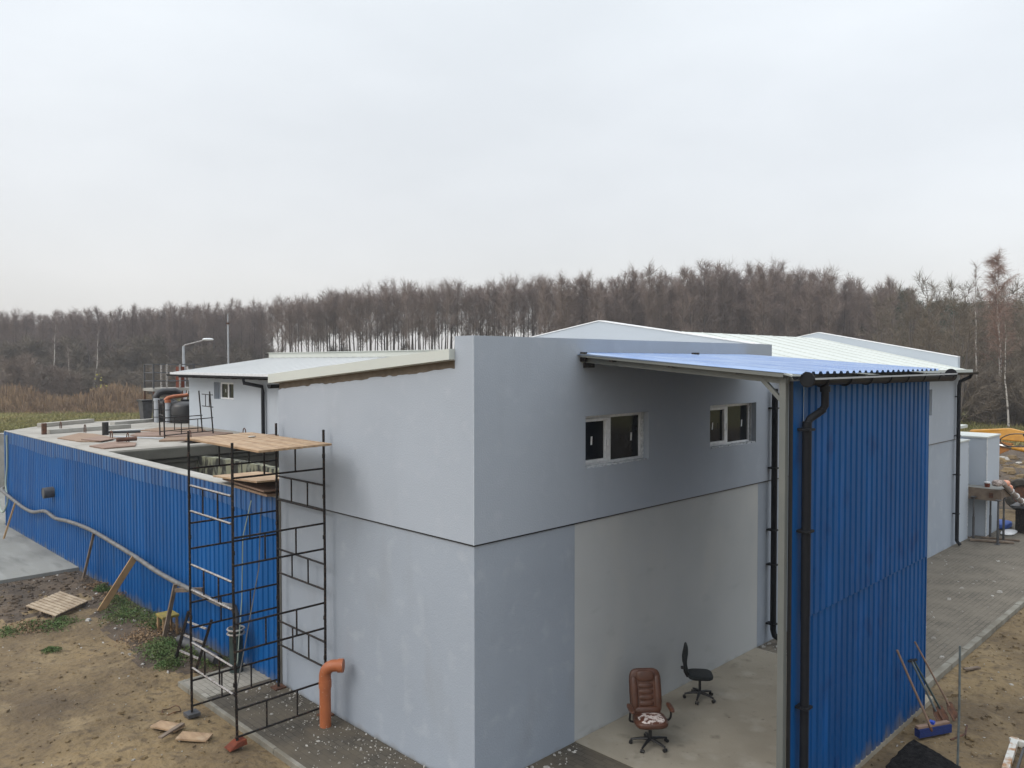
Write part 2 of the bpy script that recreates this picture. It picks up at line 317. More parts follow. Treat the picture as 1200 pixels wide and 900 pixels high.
mi[(cx > -1.1+dk*.5) & (cy > 6.6) & (cy < 17) & (cx < .5)] = 1
mi[(cy < -3) & (cx > 5) & (cy > -4.4+dk*.8) & (cx < 6.5)] = 0
mi[(fd > 62+nn*10)] = 2
mi[(cx > 28) & (cx < 54+nn*6) & (cy < 20) & (fd < 62)] = 1
me.polygons.foreach_set('material_index', mi.tolist()); me.polygons.foreach_set('use_smooth', [True]*len(mi))
go = bpy.data.objects.new('ground', me); COL.objects.link(go); struct(go)
def gz(x, y):
    i = np.clip(np.searchsorted(gx, x)-1, 0, nxg-2); j = np.clip(np.searchsorted(gy, y)-1, 0, nyg-2); return float(Z[i:i+2, j:j+2].max())
# paved surfaces
o = MB().box(-1.2, 0, -6, 5.45, -.12, .008); o.box(0, 2.05, -6, 0.03, -.12, .008)
struct(o.build('pavement', 'paver', loc=(0, 0, 0)))
struct(MB().box(-1.2, 0, 5.45, 6.4, -.12, .012).build('pavement', 'paver_clean', loc=(0, 0, 0)))
o = MB()
y = -6.0
while y < 6.4: o.box(-1.27, -1.2, y, min(y+.99, 6.4), -.2, .022+rnd.uniform(-.004, .004)); y += 1.0
o.box(-1.27, 0, 6.4, 6.46, -.2, .02)
struct(o.build('kerb', 'kerb', bevel=.006))
struct(MB().box(2.05, 7.55, -3.24, .03, -.15, .014).build('concrete_slab', 'slab', loc=(0, 0, 0)))
struct(MB().prism([(7.55, -2.9), (25.5, -2.9), (25.5, -.2), (24.2, -.2), (24.2, .0), (20.4, .03), (7.55, .03)], -.15, .006).build('pavement', 'paver_right', loc=(0, 0, 0)))
o = MB(); x = 7.3
while x < 25: o.box(x, x+.985, -3.02, -2.9, -.2, .05+rnd.uniform(-.008, .008)); x += 1.0
struct(o.build('kerb', 'kerb', bevel=.01))
struct(MB().prism([(-60, 16.25), (-.02, 16.3), (-.02, 24.6), (3, 30), (3, 62), (-60, 62)], -.3, .02).build('concrete_apron', 'apron', loc=(0, 0, 0)))
# ------------------------------------------------------------------ main building
H, S = 6.04, 3.31
bl = thing('industrial_building', 'big grey rendered building with sharp corner, two windows high up and white roof', 'building', (0, 0, 0))
fB = lambda u, z, d: (u, d, z)
wins = [(2.25, 3.86, 4.09, 4.88), (5.75, 7.45, 4.11, 4.90), (16.6, 17.75, 4.14, 4.89)]
us = sorted({0, 8.07, 20.3} | {w[0] for w in wins} | {w[1] for w in wins}); 
m = MB(); zs = [S, 4.09, 4.11, 4.14, 4.88, 4.89, 4.90, 5.42]
wall_cells(m, us, zs, wins, fB)
m.box(0, 8.07, 0, .3, 5.42, H)                              # parapet over the near block
m.add([(8.07, 0, 5.42), (8.07, 0, 5.42)], [])
# underside of the thicker upper insulation
m.add([(0, 0, S), (20.3, 0, S), (20.3, .05, S), (.05, .05, S)], [(0, 3, 2, 1)])
m.add([(0, 0, S), (.05, .05, S), (.05, 5.1, S), (0, 5.1, S)], [(0, 3, 2, 1)])
# face A upper part with the ragged paint edge
m.add([(0, 0, S), (0, 0, 5.42), (0, .37, 5.42), (0, .37, S)], [(0, 1, 2, 3)])
m.box(0, .3, .3, .37, 5.42, H)
ys = np.linspace(.37, 5.1, 160); zt = 5.60-(ys-.37)*(5.60-5.235)/4.73 + (vnoise(ys, ys*0, .35, 21)*.035 + vnoise(ys, ys*0, .08, 22)*.025)
vs = []
for y, z in zip(ys, zt): vs += [(0, y, S), (0, y, z), (.02, y, z)]
k = len(ys)
m.add(vs, [(3*i, 3*i+3, 3*i+4, 3*i+1) for i in range(k-1)] + [(3*i+1, 3*i+4, 3*i+5, 3*i+2) for i in range(k-1)])
m.add([(0, 5.1, S), (8, 5.1, S), (8, 5.1, 5.3), (0, 5.1, 5.235)], [(0, 1, 2, 3)])
m.build('upper_wall', 'render', bl)
MB().add([(.02, .37, 5.4), (.02, 5.1, 5.1), (.02, 5.1, 5.36), (.02, .37, 5.76)], [(0, 1, 2, 3)]).build('bare_wall_strip', 'bare', bl)
m = MB(); m.add([(.03, .03, -.1), (2.04, .03, -.1), (2.04, .03, S), (.03, .03, S)], [(0, 1, 2, 3)])
m.add([(7.6, .03, -.1), (20.3, .03, -.1), (20.3, .03, S), (7.6, .03, S)], [(0, 1, 2, 3)])
m.add([(.03, .03, -.1), (.03, .03, S), (.03, 5.1, S), (.03, 5.1, -.1)], [(0, 1, 2, 3)])
m.box(20.1, 20.298, .04, 8.9, -.1, 5.4)
m.build('lower_wall', 'render_low', bl)
MB().add([(2.04, .031, -.1), (7.6, .031, -.1), (7.6, .031, S), (2.04, .031, S)], [(0, 1, 2, 3)]).build('unpainted_panel', 'primer', bl)
MB().box(.014, 20.29, .012, .031, S-.022, S-.002).build('groove_shadow_strip', 'blackp', bl); MB().box(.012, .031, .031, 5.09, S-.022, S-.002).build('groove_shadow_strip', 'blackp', bl)  # black strips stand in for the sharp shadow line under the upper wall
# thin corner bead
MB().box(-.004, .012, -.004, .012, S, H).build('corner_bead', 'render_light', bl)
# gables
for nm, x0, x1, base, pk, py, ms in (('gable_parapet', 8.08, 8.3, 5.99, 6.67, 4.45, 'render_light'), ('gable_parapet', 20.08, 20.3, 5.82, 6.69, 4.4, 'render_light')):
    pts = [(x0, 0.002, 5.0), (x0, 0.002, base), (x0, py, pk), (x0, 8.9, base), (x0, 8.9, 5.0)]
    if x0 < 10: pts = [(x0, 0.31, 5.0), (x0, .31, base+.05), (x0, py, pk), (x0, 8.9, base), (x0, 8.9, 5.0)]
    g = MB().extr(pts, (x1-x0, 0, 0)).build(nm, ms, bl)
    c = MB()
    for (ya, za, yb, zb) in ((pts[1][1], pts[1][2], py, pk), (py, pk, 8.9, base)):
        c.hexa([(x0-.02, ya, za+.002), (x1+.02, ya, za+.002), (x1+.02, yb, zb+.002), (x0-.02, yb, zb+.002), (x0-.02, ya, za+.025), (x1+.02, ya, za+.025), (x1+.02, yb, zb+.025), (x0-.02, yb, zb+.025)])
    c.build('coping', 'white', g)
# main roof
m = MB()
rx0, rx1 = 8.3, 20.08
m.hexa([(rx0, -.32, 5.39), (rx1, -.32, 5.39), (rx1, 4.4, 6.47), (rx0, 4.4, 6.47), (rx0, -.32, 5.43), (rx1, -.32, 5.43), (rx1, 4.4, 6.51), (rx0, 4.4, 6.51)])
m.hexa([(rx0, 4.4, 6.47), (rx1, 4.4, 6.47), (rx1, 9.2, 5.39), (rx0, 9.2, 5.39), (rx0, 4.4, 6.51), (rx1, 4.4, 6.51), (rx1, 9.2, 5.43), (rx0, 9.2, 5.43)])
m.box(20.08, 20.42, -.33, .0, 5.38, 5.44)
rf = m.build('roof', 'white_roof', bl)
m = MB(); y = -.3
x = rx0+.25
while x < rx1: m.hexa([(x, -.31, 5.432), (x+.02, -.31, 5.432), (x+.02, 4.38, 6.508), (x, 4.38, 6.508), (x, -.31, 5.447), (x+.02, -.31, 5.447), (x+.02, 4.38, 6.523), (x, 4.38, 6.523)]); x += 1.0
m.box(rx0, 20.4, -.335, -.322, 5.34, 5.45)
m.build('roof_seam', 'white_roof', rf)
# near block roof, verge
m = MB(); m.hexa([(.0, .37, 5.72), (8.08, .37, 5.72), (8.08, 5.28, 5.32), (.0, 5.28, 5.32), (.0, .37, 5.80), (8.08, .37, 5.80), (8.08, 5.28, 5.40), (.0, 5.28, 5.40)])
m.build('roof', 'white_roof2', bl)
MB().hexa([(-.1, .37, 5.73), (.0, .37, 5.73), (.0, 5.28, 5.33), (-.1, 5.28, 5.33), (-.1, .37, 5.872), (.0, .37, 5.872), (.0, 5.28, 5.485), (-.1, 5.28, 5.485)]).build('verge_flashing', 'white_roof', bl)
# windows: frame, sash bars, panes
def window(x0, x1, z0, z1, yf, split, tapes=True, parent=bl, fB=None):
    F = fB or (lambda a, b, y, z: (a, b, y, z))
    fr = MB(); t = .055
    def bx(mb, a, b, c, d, y0, y1): mb.box(a, b, y0, y1, c, d)
    bx(fr, x0, x1, z0, z0+t, yf-.06, yf); bx(fr, x0, x1, z1-t, z1, yf-.06, yf)
    bx(fr, x0, x0+t, z0+t, z1-t, yf-.06, yf); bx(fr, x1-t, x1, z0+t, z1-t, yf-.06, yf)
    bx(fr, split-.05, split+.05, z0+t, z1-t, yf-.065, yf)
    f = fr.build('window', 'white', parent, bevel=.005)
    sh = MB(); t2 = t+.045
    for a, b in ((x0+t, split-.05),):
        sh.box(a, b, yf-.08, yf-.03, z0+t, z0+t2); sh.box(a, b, yf-.08, yf-.03, z1-t2, z1-t); sh.box(a, a+.045, yf-.08, yf-.03, z0+t2, z1-t2); sh.box(b-.045, b, yf-.08, yf-.03, z0+t2, z1-t2)
    sh.build('sash', 'white', f, bevel=.004)
    MB().box(x0+t-.01, split-.04, yf-.028, yf-.02, z0+t-.01, z1-t+.01).build('pane', 'glass', f)
    MB().box(split+.04, x1-t+.01, yf-.028, yf-.02, z0+t-.01, z1-t+.01).build('pane', 'glass', f)
    MB().box(x0-.02, x1+.02, yf+.001, yf+.02, z0-.02, z1+.02).build('backing', 'blackp', f)
    if tapes:
        zc = (z0+z1)/2; w = (x1-x0)
        for xa in (x0+w*.20, x1-w*.17):
            s = MB().hexa([(xa, yf-.034, zc-.07), (xa+.035, yf-.034, zc-.07), (xa+.045, yf-.034, zc+.06), (xa+.01, yf-.034, zc+.06), (xa, yf-.029, zc-.07), (xa+.035, yf-.029, zc-.07), (xa+.045, yf-.029, zc+.06), (xa+.01, yf-.029, zc+.06)]); s.build('sticker', 'white', f)
        MB().tube([(split-.09, yf-.085, zc-.09), (split-.09, yf-.12, zc-.09), (split-.09, yf-.12, zc+.03)], .010, 6).build('handle', 'white', f)
        tp = MB(); n = 22
        for i in range(n):
            z = z0+(z1-z0)*(i+.5)/n; j = rnd.uniform(.006, .028)
            tp.box(x1-.006-j, x1-.002, yf-.10, yf-.061, z-.017, z+.017)
        for i in range(40):
            x = x0+(x1-x0)*(i+.5)/40; j = rnd.uniform(.006, .03)
            tp.box(x-.02, x+.02, yf-.16-j, yf-.066, z0+.001, z0+.02+rnd.uniform(0, .008))
        tp.build('foam_edge', 'white_tape', f)
    return f
window(2.25, 3.86, 4.09, 4.88, .2, 2.98)
window(5.75, 7.45, 4.11, 4.90, .2, 6.55)
window(16.6, 17.75, 4.14, 4.89, .2, 17.1, False)
# gutter and downpipes of the hall
def gutter(mb, a, b, r, axis='x', n=10):
    a, b = Vector(a), Vector(b); d = (b-a).normalized(); s = Vector((-d.y, d.x, 0)); vs = []
    for P in (a, b):
        for rr in (r, r*.88):
            for k in range(n+1):
                t = math.pi + math.pi*k/n
                vs.append(P + s*math.cos(t)*rr + Vector((0, 0, math.sin(t)*rr)))
    m_ = n+1; fs = []
    for k in range(n): fs += [(k, k+1, 2*m_+k+1, 2*m_+k), (m_+k, 3*m_+k, 3*m_+k+1, m_+k+1), (k, m_+k, m_+k+1, k+1), (2*m_+k, 2*m_+k+1, 3*m_+k+1, 3*m_+k)]
    fs += [(0, 2*m_, 3*m_, m_), (n, m_+n, 3*m_+n, 2*m_+n)]
    mb.add(vs, fs)
    for P, q in ((a, -1), (b, 1)):
        mb.extr([P + s*math.cos(math.pi+math.pi*k/n)*r*1.04 + Vector((0, 0, math.sin(math.pi+math.pi*k/n)*r*1.04)) for k in range(n+1)], d*.02*q)
    return mb
g = gutter(MB(), (8.3, -.40, 5.40), (20.46, -.40, 5.36), .07).build('gutter', 'black', bl, True)
m = MB(); m.tube([(20.0, -.40, 5.32), (20.0, -.36, 5.22), (19.9, -.12, 5.08), (19.88, -.10, 4.95), (19.88, -.10, .18), (19.88, -.2, .06)], .055, 10)
p = m.build('downpipe', 'black', bl, True)
for z in (4.6, 3.4, 2.2, 1.0): MB().box(19.82, 19.94, -.16, .02, z, z+.03).build('pipe_bracket', 'black', p)
m = MB(); m.tube([(7.98, -.12, 5.15), (8.0, -.11, 4.95), (8.0, -.11, .30), (8.02, -.13, .18), (8.06, -.28, .10)], .06, 10)
p = m.build('downpipe', 'black', bl, True)
for z in (4.75, 3.55, 2.3, 1.6, .4): MB().box(7.93, 8.07, -.175, .02, z, z+.03).build('pipe_bracket', 'black', p)
gutter(MB(), (-.02, 5.36, 5.30), (5.0, 5.36, 5.30), .07).build('gutter', 'black', bl, True)
# ------------------------------------------------------------------ low wing
wg = thing('low_wing', 'low pale grey building with long sloping white roof and one small window behind the tank', 'building', (5.6, 18, 0))
m = MB(); f = lambda u, z, d: (5.6+d, u, z)
wh = [(18.6, 20.15, 4.38, 4.98)]
wall_cells(m, [5.3, 18.6, 20.15, 22.3], [0, 4.38, 4.98, 5.33], wh, f)
m.box(5.62, 14, 22.0, 22.3, -.1, 5.33); m.add([(5.6, 22.3, 0), (14, 22.3, 0), (14, 22.3, 6.2), (9.2, 22.3, 5.86), (5.6, 22.3, 5.33)], [(0, 1, 2, 3, 4)])
m.build('wall', 'render_light', wg)
m = MB()
def roofz(x): return 5.30+(x-5.1)*.139
m.hexa([(5.1, 5.3, roofz(5.1)-.05), (9.14, 5.3, roofz(9.14)-.05), (9.14, 22.7, roofz(9.14)-.05), (5.1, 22.7, roofz(5.1)-.05), (5.1, 5.3, roofz(5.1)), (9.14, 5.3, roofz(9.14)), (9.14, 22.7, roofz(9.14)), (5.1, 22.7, roofz(5.1))])
m.hexa([(9.14, 9.3, 5.8), (14.4, 9.3, 5.3), (14.4, 22.7, 5.3), (9.14, 22.7, 5.8), (9.14, 9.3, 6.02), (14.4, 9.3, 5.4), (14.4, 22.7, 5.4), (9.14, 22.7, 6.02)])
rf = m.build('roof', 'white_roof2', wg)
m = MB(); y = 5.5
while y < 22.6: m.hexa([(5.1, y, roofz(5.1)+.002), (9.12, y, roofz(9.12)+.002), (9.12, y+.05, roofz(9.12)+.002), (5.1, y+.05, roofz(5.1)+.002), (5.1, y+.012, roofz(5.1)+.028), (9.12, y+.012, roofz(9.12)+.028), (9.12, y+.038, roofz(9.12)+.028), (5.1, y+.038, roofz(5.1)+.028)]); y += .5
m.build('roof_rib', 'white_roof2', rf)
m = MB(); m.box(9.10, 9.139, 9.4, 22.72, 5.87, 6.065); m.box(9.04, 9.139, 9.4, 22.72, 6.067, 6.085)
m.build('ridge_flashing', 'white_roof', rf)
MB().box(5.06, 5.098, 5.3, 22.74, roofz(5.1)-.07, roofz(5.1)+.02).build('eave_board', 'white', wg)
gt = gutter(MB(), (5.0, 14.8, 5.24), (5.0, 22.75, 5.24), .065).build('gutter', 'black', wg, True)
y = 15
while y < 22.4: MB().box(5.02, 5.59, y, y+.07, 5.13, 5.2).build('rafter_end', 'blackm', wg); y += .62
m = MB(); m.tube([(5.05, 16.75, 5.18), (5.05, 16.7, 5.02), (5.5, 16.35, 4.9), (5.5, 16.3, 4.7), (5.5, 16.3, 3.32)], .06, 10); m.build('downpipe', 'black', wg, True)
# window of the wing (frame in the wall plane x)
fr = MB(); X0 = 5.78
ya, yb, z0, z1 = 18.6, 19.85, 4.38, 4.98
fr.box(X0-.06, X0, ya, yb, z0, z0+.06); fr.box(X0-.06, X0, ya, yb, z1-.06, z1); fr.box(X0-.06, X0, ya, ya+.06, z0+.06, z1-.06); fr.box(X0-.06, X0, yb-.06, yb, z0+.06, z1-.06); fr.box(X0-.062, X0, 19.2, 19.29, z0+.06, z1-.06)
f = fr.build('window', 'white', wg)
MB().box(X0-.03, X0-.02, ya+.05, 19.2, z0+.05, z1-.05).build('pane', 'glass', f); MB().box(X0-.03, X0-.02, 19.29, yb-.05, z0+.05, z1-.05).build('pane', 'glass', f)
MB().box(X0-.035, X0-.031, 19.5, 19.53, 4.62, 4.74).build('sticker', 'white', f)
MB().box(X0+.001, X0+.02, ya-.1, 20.2, z0-.05, z1+.05).build('backing', 'render_low', f)
# ------------------------------------------------------------------ canopy
cn = thing('canopy', 'blue corrugated canopy on grey steel frame with tall blue side wall and black gutter', 'canopy', (2.2, -3.2, 0))
m = MB(); pitch = .2
# roof sheet with ribs running down the slope
xs = []; x = 2.06
while x < 7.0:
    for a, h in ((0, 0), (.42, 0), (.55, 1), (.87, 1)): xs.append((x+a*pitch, h))
    x += pitch
zt = lambda y: 5.81+y*(5.81-5.55)/3.42
vs = []
for x, h in xs:
    for y in (-.005, -3.42): vs += [(x, y, zt(y)+h*.03), (x, y, zt(y)+h*.03-.004)]
k = len(xs)
m.add(vs, [(4*i, 4*i+4, 4*i+6, 4*i+2) for i in range(k-1)]+[(4*i+1, 4*i+3, 4*i+7, 4*i+5) for i in range(k-1)]+[(4*i+2, 4*i+6, 4*i+7, 4*i+3) for i in range(k-1)]+[(0, 2, 3, 1)])
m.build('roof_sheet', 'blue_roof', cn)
for x in (2.22, 4.6, 6.95): MB().bar((x, -.0, 5.735), (x, -3.2, 5.47), .08, .09).build('beam', 'greysteel', cn)
for x in (2.19, 4.6, 6.95):
    MB().box(x-.03, x+.05, -3.19, -3.11, -.1, 5.50).build('post', 'greysteel', cn)
m = MB(); m.bar((2.20, -2.85, 5.50), (2.20, -3.13, 5.22), .05, .05); m.build('brace', 'greysteel', cn)
m = MB()
for y in (-.6, -1.6, -2.6): m.bar((2.08, y, zt(y)-.045), (6.99, y, zt(y)-.045), .06, .04)
m.build('purlin', 'blackm', cn)
MB().bar((2.075, -.04, 5.795), (2.075, -3.2, 5.535), .012, .05).build('edge_flashing', 'greysteel', cn)
m = MB(); m.box(2.19, 2.34, -.10, -.005, 5.61, 5.68); m.box(2.12, 2.17, -.10, -.005, 5.70, 5.84); m.build('wall_bracket', 'blackm', cn)
# side wall: two tiers of sheets
m = MB(); seam = lambda t: 2.52
corr(m, (2.50, -3.215), (7.06, -3.215), -.08, 2.56, (0, -1), .185, .022, .56)
p = m.build('side_wall_lower', 'blue', cn)
m = MB(); corr(m, (2.50, -3.238), (7.06, -3.238), 2.50, 5.45, (0, -1), .185, .022, .56); p = m.build('side_wall', 'blue', cn)
MB().box(2.26, 2.52, -3.245, -3.2, -.1, 5.46).build('corner_flashing', 'blue', cn); MB().box(7.065, 7.085, -3.25, -3.15, -.1, 5.42).build('corner_flashing', 'blue', cn)
MB().box(2.248, 2.259, -3.24, -3.19, -.1, 5.46).build('corner_seal', 'blackp', cn)
g = gutter(MB(), (2.14, -3.47, 5.50), (7.42, -3.47, 5.46), .085).build('gutter', 'black', cn, True)
x = 2.5
while x < 7.4:
    q = [(-3.47+.093*math.cos(math.pi+math.pi*k/10), 5.49+.093*math.sin(math.pi+math.pi*k/10)) for k in range(11)]
    MB().tube([(x, a, b) for a, b in q]+[(x, -3.36, 5.51)], .011, 4).build('gutter_bracket', 'black', g); x += .68
for x in (2.125, 7.42): MB().tube([(x, -3.47, 5.485), (x+.02, -3.47, 5.485)], .092, 20).build('end_cap', 'black', g)
m = MB(); m.box(2.14, 7.42, -3.572, -3.556, 5.485, 5.505); m.build('gutter_lip', 'lgrey', g)
m = MB(); m.tube([(2.62, -3.47, 5.43), (2.62, -3.47, 5.16), (2.60, -3.44, 5.10), (2.47, -3.35, 5.00), (2.44, -3.33, 4.93)], .046, 12)
m.tube([(2.44, -3.33, 4.97), (2.44, -3.33, 2.6)], .056, 14); m.tube([(2.44, -3.33, 2.7), (2.44, -3.33, .0)], .053, 14); m.tube([(2.62, -3.47, 5.40), (2.62, -3.47, 5.33)], .062, 12)
m.tube([(2.60, -3.44, 5.13), (2.60, -3.44, 5.08)], .052, 12)
p = m.build('downpipe', 'black', cn, True)
for z in (4.86, 3.62, 1.45): MB().box(2.355, 2.515, -3.402, -3.245, z, z+.028).build('pipe_bracket', 'black', p)
MB().box(4.78, 4.9, -.30, -.22, 5.81, 5.85).build('roof_clip', 'blackm', cn)
# ------------------------------------------------------------------ tank
tk = thing('concrete_tank', 'long open concrete tank clad in blue corrugated sheets with a pale rim', 'tank', (0, 15, 0))
zb = lambda t: -.2
m = MB(); m.box(.0, .26, 5.12, 15, 0, S); m.prism([(0, 15), (5.59, 15), (5.59, 22.31), (14, 22.31), (14, 27.9), (7, 27.3), (2, 26.5), (0, 24.25)], -.3, S)
m.build('deck', 'deck', tk)
m = MB(); m.box(-.05, .28, 5.12, 15.0, S+.001, S+.03); m.box(-.05, .03, 15, 24.2, S+.001, S+.03); m.build('rim', 'concrete', tk, bevel=.008)
m = MB(); corr(m, (-.008, 24.22), (-.008, 5.12), -.15, 3.0, (-1, 0), .2, .022, .55); m.build('cladding', 'blue_l', tk)
m = MB(); corr(m, (-.02, 24.22), (-.02, 5.12), lambda t: 2.90+.03*math.sin(t*.9)+.05*(t > 6), 3.315, (-1, 0), .2, .022, .55); m.build('top_cladding', 'blue_old', tk)
m = MB(); m.box(-.05, .02, 24.16, 24.27, -.2, S); m.build('corner_flashing', 'blue_old', tk)
m = MB(); m.box(.26, 5.59, 5.12, 15, -.1, .9); m.box(.262, .28, 5.12, 15, .9, S-.02); m.box(.28, 5.58, 14.95, 14.99, .9, 2.98); m.box(5.55, 5.585, 5.15, 14.95, .9, 3.25); m.build('pit_lining', 'pit', tk)
m = MB(); m.box(.28, 5.55, 14.78, 14.98, 3.0, 3.30); m.box(.28, 5.55, 14.88, 14.985, 2.86, 2.98); m.build('pit_ledge', 'pit', tk, bevel=.03)
# curved mossy inner wall
m = MB(); pin = []; n = 18
for i in range(n+1):
    t = i/n; y = 14.94-5.6*t; x = 2.72+.45*math.sin(t*math.pi)*.6 + (.0 if t > .1 else 0)
    pin.append((x, y))
poly = pin+[(x+.22, y) for x, y in pin[::-1]]
m = MB(); k = len(pin)
for i in range(k-1):
    (x0, y0), (x1, y1) = pin[i], pin[i+1]
    m.hexa([(x0, y0, .9), (x0+.22, y0, .9), (x1+.22, y1, .9), (x1, y1, .9), (x0, y0, 3.0), (x0+.22, y0, 3.0), (x1+.22, y1, 3.0), (x1, y1, 3.0)])
m.build('inner_wall', 'moss', tk)
m = MB(); m.tube([(-.02, 18.6, 1.85), (-.30, 18.6, 1.84)], .16, 18, False); m.tube([(-.02, 18.6, 1.85), (-.298, 18.6, 1.84)], .145, 18, True); 
m.build('outlet_pipe', 'greypipe', tk, True)
loops = [(1.55, 23.6), (1.75, 21.6), (1.55, 18.4), (1.62, 17.2), (3.35, 16.9), (4.9, 16.4)]
for x, y in loops:
    MB().tube([(x, y-.09, S-.02), (x, y-.09, S+.16), (x, y-.06, S+.24), (x, y, S+.27), (x, y+.06, S+.24), (x, y+.09, S+.16), (x, y+.09, S-.02)], .016, 6).build('lifting_loop', 'rust', tk)
# beams / kerbs on the deck
def beam(name, label, a, b, wd, th, mt, cat, group=None, z=S):
    mb = MB().bar((*a, z+th/2+.003), (*b, z+th/2+.003), wd, th); o = mb.build(name, mt, bevel=.01); tag(o, label, cat, group); return o
beam('concrete_beam', 'long grey concrete beam lying on the tank deck behind the plywood', (.75, 22.0), (3.5, 22.5), .22, .14, 'concrete', 'beam')
beam('concrete_beam', 'concrete beam on the tank deck with a rusty hook, nearest the grey pipes', (3.5, 24.3), (5.3, 25.1), .25, .12, 'concrete', 'beam')
beam('concrete_beam', 'long concrete beam along the far edge of the tank deck', (1.3, 25.2), (3.4, 26.4), .3, .14, 'deck', 'beam')
beam('white_strip', 'white metal strip lying across the tank deck in front of the scaffold frames', (1.9, 19.2), (2.75, 17.4), .10, .03, 'lgrey', 'strip')
beam('white_strip', 'short white metal strip lying on the deck behind the bent one', (2.6, 21.4), (3.6, 21.3), .10, .03, 'white_roof2', 'strip')
def sheet(name, label, pts, th, mt, z=S, tilt=0, cat='board', group=None):
    mb = MB().prism(pts, z+.004, z+.004+th); o = mb.build(name, mt); tag(o, label, cat, group); o.rotation_euler = (tilt, 0, 0); return o
sheet('plywood_sheet', 'brown plywood sheets overlapping on the tank deck, farthest to the left', [(.45, 19.9), (1.5, 21.3), (1.75, 20.6), (1.75, 18.6), (1.0, 17.8), (.6, 18.2)], .025, 'ply')
sheet('plywood_sheet', 'brown plywood sheet on top of another near the tank rim', [(.75, 18.6), (1.45, 19.3), (1.62, 18.2), (1.0, 17.6)], .022, 'plyd', S+.03)
sheet('plywood_sheet', 'narrow brown board on the tank deck at the edge of the open pit', [(.38, 16.6), (1.35, 17.4), (1.62, 16.5), (1.3, 15.7), (.45, 15.6)], .035, 'plyd')
sheet('formwork_sheet', 'pale round edged plywood sheet on the deck beside the black tank', [(3.3, 20.9), (4.2, 21.6), (5.3, 20.6), (4.9, 19.3), (4.0, 19.2)], .03, 'ply')
sheet('formwork_sheet', 'large brown plywood sheet under the small scaffold frames', [(2.3, 19.0), (3.0, 20.2), (4.9, 19.0), (5.1, 17.6), (3.9, 17.0)], .03, 'plyd')
sheet('formwork_sheet', 'long brown board spanning from the small frames towards the downpipe', [(2.3, 16.6), (2.9, 17.5), (5.5, 16.1), (5.5, 15.5), (4.0, 15.7)], .045, 'ply')
sheet('formwork_sheet', 'dark brown board lying on the pit ledge in front of the low wing', [(2.6, 15.9), (3.0, 16.4), (5.5, 15.6), (5.5, 15.05)], .04, 'plyd', S+.05)
o = MB().tube([(1.95, 20.2, S), (1.95, 20.2, S+.42)], .1, 12).tube([(1.95, 20.2, S+.09), (2.3, 20.05, S+.08), (2.95, 19.9, S+.07)], .045, 8).build('pipe_stub', 'blackp', None, True); tag(o, 'black upright pipe stub with a thin side pipe on the tank deck', 'pipe')
o = MB().box(.52, .65, 21.8, 21.93, S, S+.37).build('wooden_stub', 'rust'); tag(o, 'rusty brown stub standing at the rim of the blue tank', 'post')
o = MB().tube([(1.2, 16.9, S+.12), (1.75, 16.85, S+.12)], .06, 8).build('rusty_pipe', 'rust'); tag(o, 'short rusty pipe on the narrow board by the pit', 'pipe')
# stack of sheets under the tower
st = [('brown board resting on the tank rim behind the scaffold tower, topmost of its stack', (.0, 7.4, S+.16), (-.2, 5.2, S+.30), .9, .03, 'wood'), ('dark board in the middle of the stack on the tank rim', (.1, 7.3, S+.10), (-.15, 5.15, S+.13), .8, .03, 'plyd'),
      ('crooked brown board at the bottom of the stack on the tank rim', (-.05, 6.7, S+.035), (-.18, 5.16, S+.05), .62, .04, 'ply')]
for lb, a, b, wd, th, mt in st: tag(MB().bar((a[0]+.3, a[1], a[2]), (b[0]+.3, b[1], b[2]), wd, th).build('loose_board', mt), lb, 'board')
# ------------------------------------------------------------------ scaffolding
def frame_mb(mb, a, b, z0, z1, r=.0165):
    """one welded frame: two rails with two short bars"""
    a, b = Vector(a), Vector(b)
    for z in (z0, z1): mb.tube([(a.x, a.y, z), (b.x, b.y, z)], r, 6)
    for t in (.33, .67):
        p = a.lerp(b, t); mb.tube([(p.x, p.y, z0), (p.x, p.y, z1)], r*.8, 6)
tw = thing('scaffold_tower', 'tall black tubular scaffold tower with a board deck against the grey wall', 'scaffold', (-.9, 4.2, 0))
xa, xb, y0, y1 = -1.64, -.12, 3.44, 4.97
for i, (x, y, top) in enumerate(((xa, y0, 4.52), (xa, y1, 4.60), (xb, y0, 4.62), (xb, y1, 4.64))):
    m = MB(); zz = gz(x, y)+.07 if x < -1 else .03
    m.tube([(x+.03*(i == 0), y+.2*(i == 0)*0, zz), (x+rnd.uniform(-.02, .02), y+rnd.uniform(-.02, .02), 2.3), (x, y, top)], .021, 8)
    for z in (.95, 1.6, 2.9, 3.55, 4.2): m.tube([(x, y, z-.03), (x, y, z+.03)], .026, 8)
    p = m.build('post', 'blackm', tw, True)
    if i == 0:
        s = MB(); s.hexa([(x-.13, y-.10, .03), (x+.13, y-.10, .06), (x+.13, y+.1, .06), (x-.13, y+.1, .03), (x-.12, y-.07, .055), (x+.0, y-.08, .11), (x+.0, y+.08, .11), (x-.12, y+.07, .055)]); s.hexa([(x, y-.1, .05), (x+.14, y-.1, .05), (x+.14, y+.1, .05), (x, y+.1, .05), (x, y-.08, .11), (x+.13, y-.09, .13), (x+.13, y+.09, .13), (x, y+.08, .11)])
        s.build('base_plate', 'redshoe', p)
    else: MB().box(x-.1, x+.1, y-.1, y+.1, zz-.05, zz+.005).build('base_plate', 'greypipe' if i == 1 else 'rust', p)
for z in (.16, 1.43, 2.71, 4.0):
    for y in (y0, y1):
        m = MB(); frame_mb(m, (xa, y), (xb, y), z, z+.41); m.build('frame', 'blackm', tw, True)
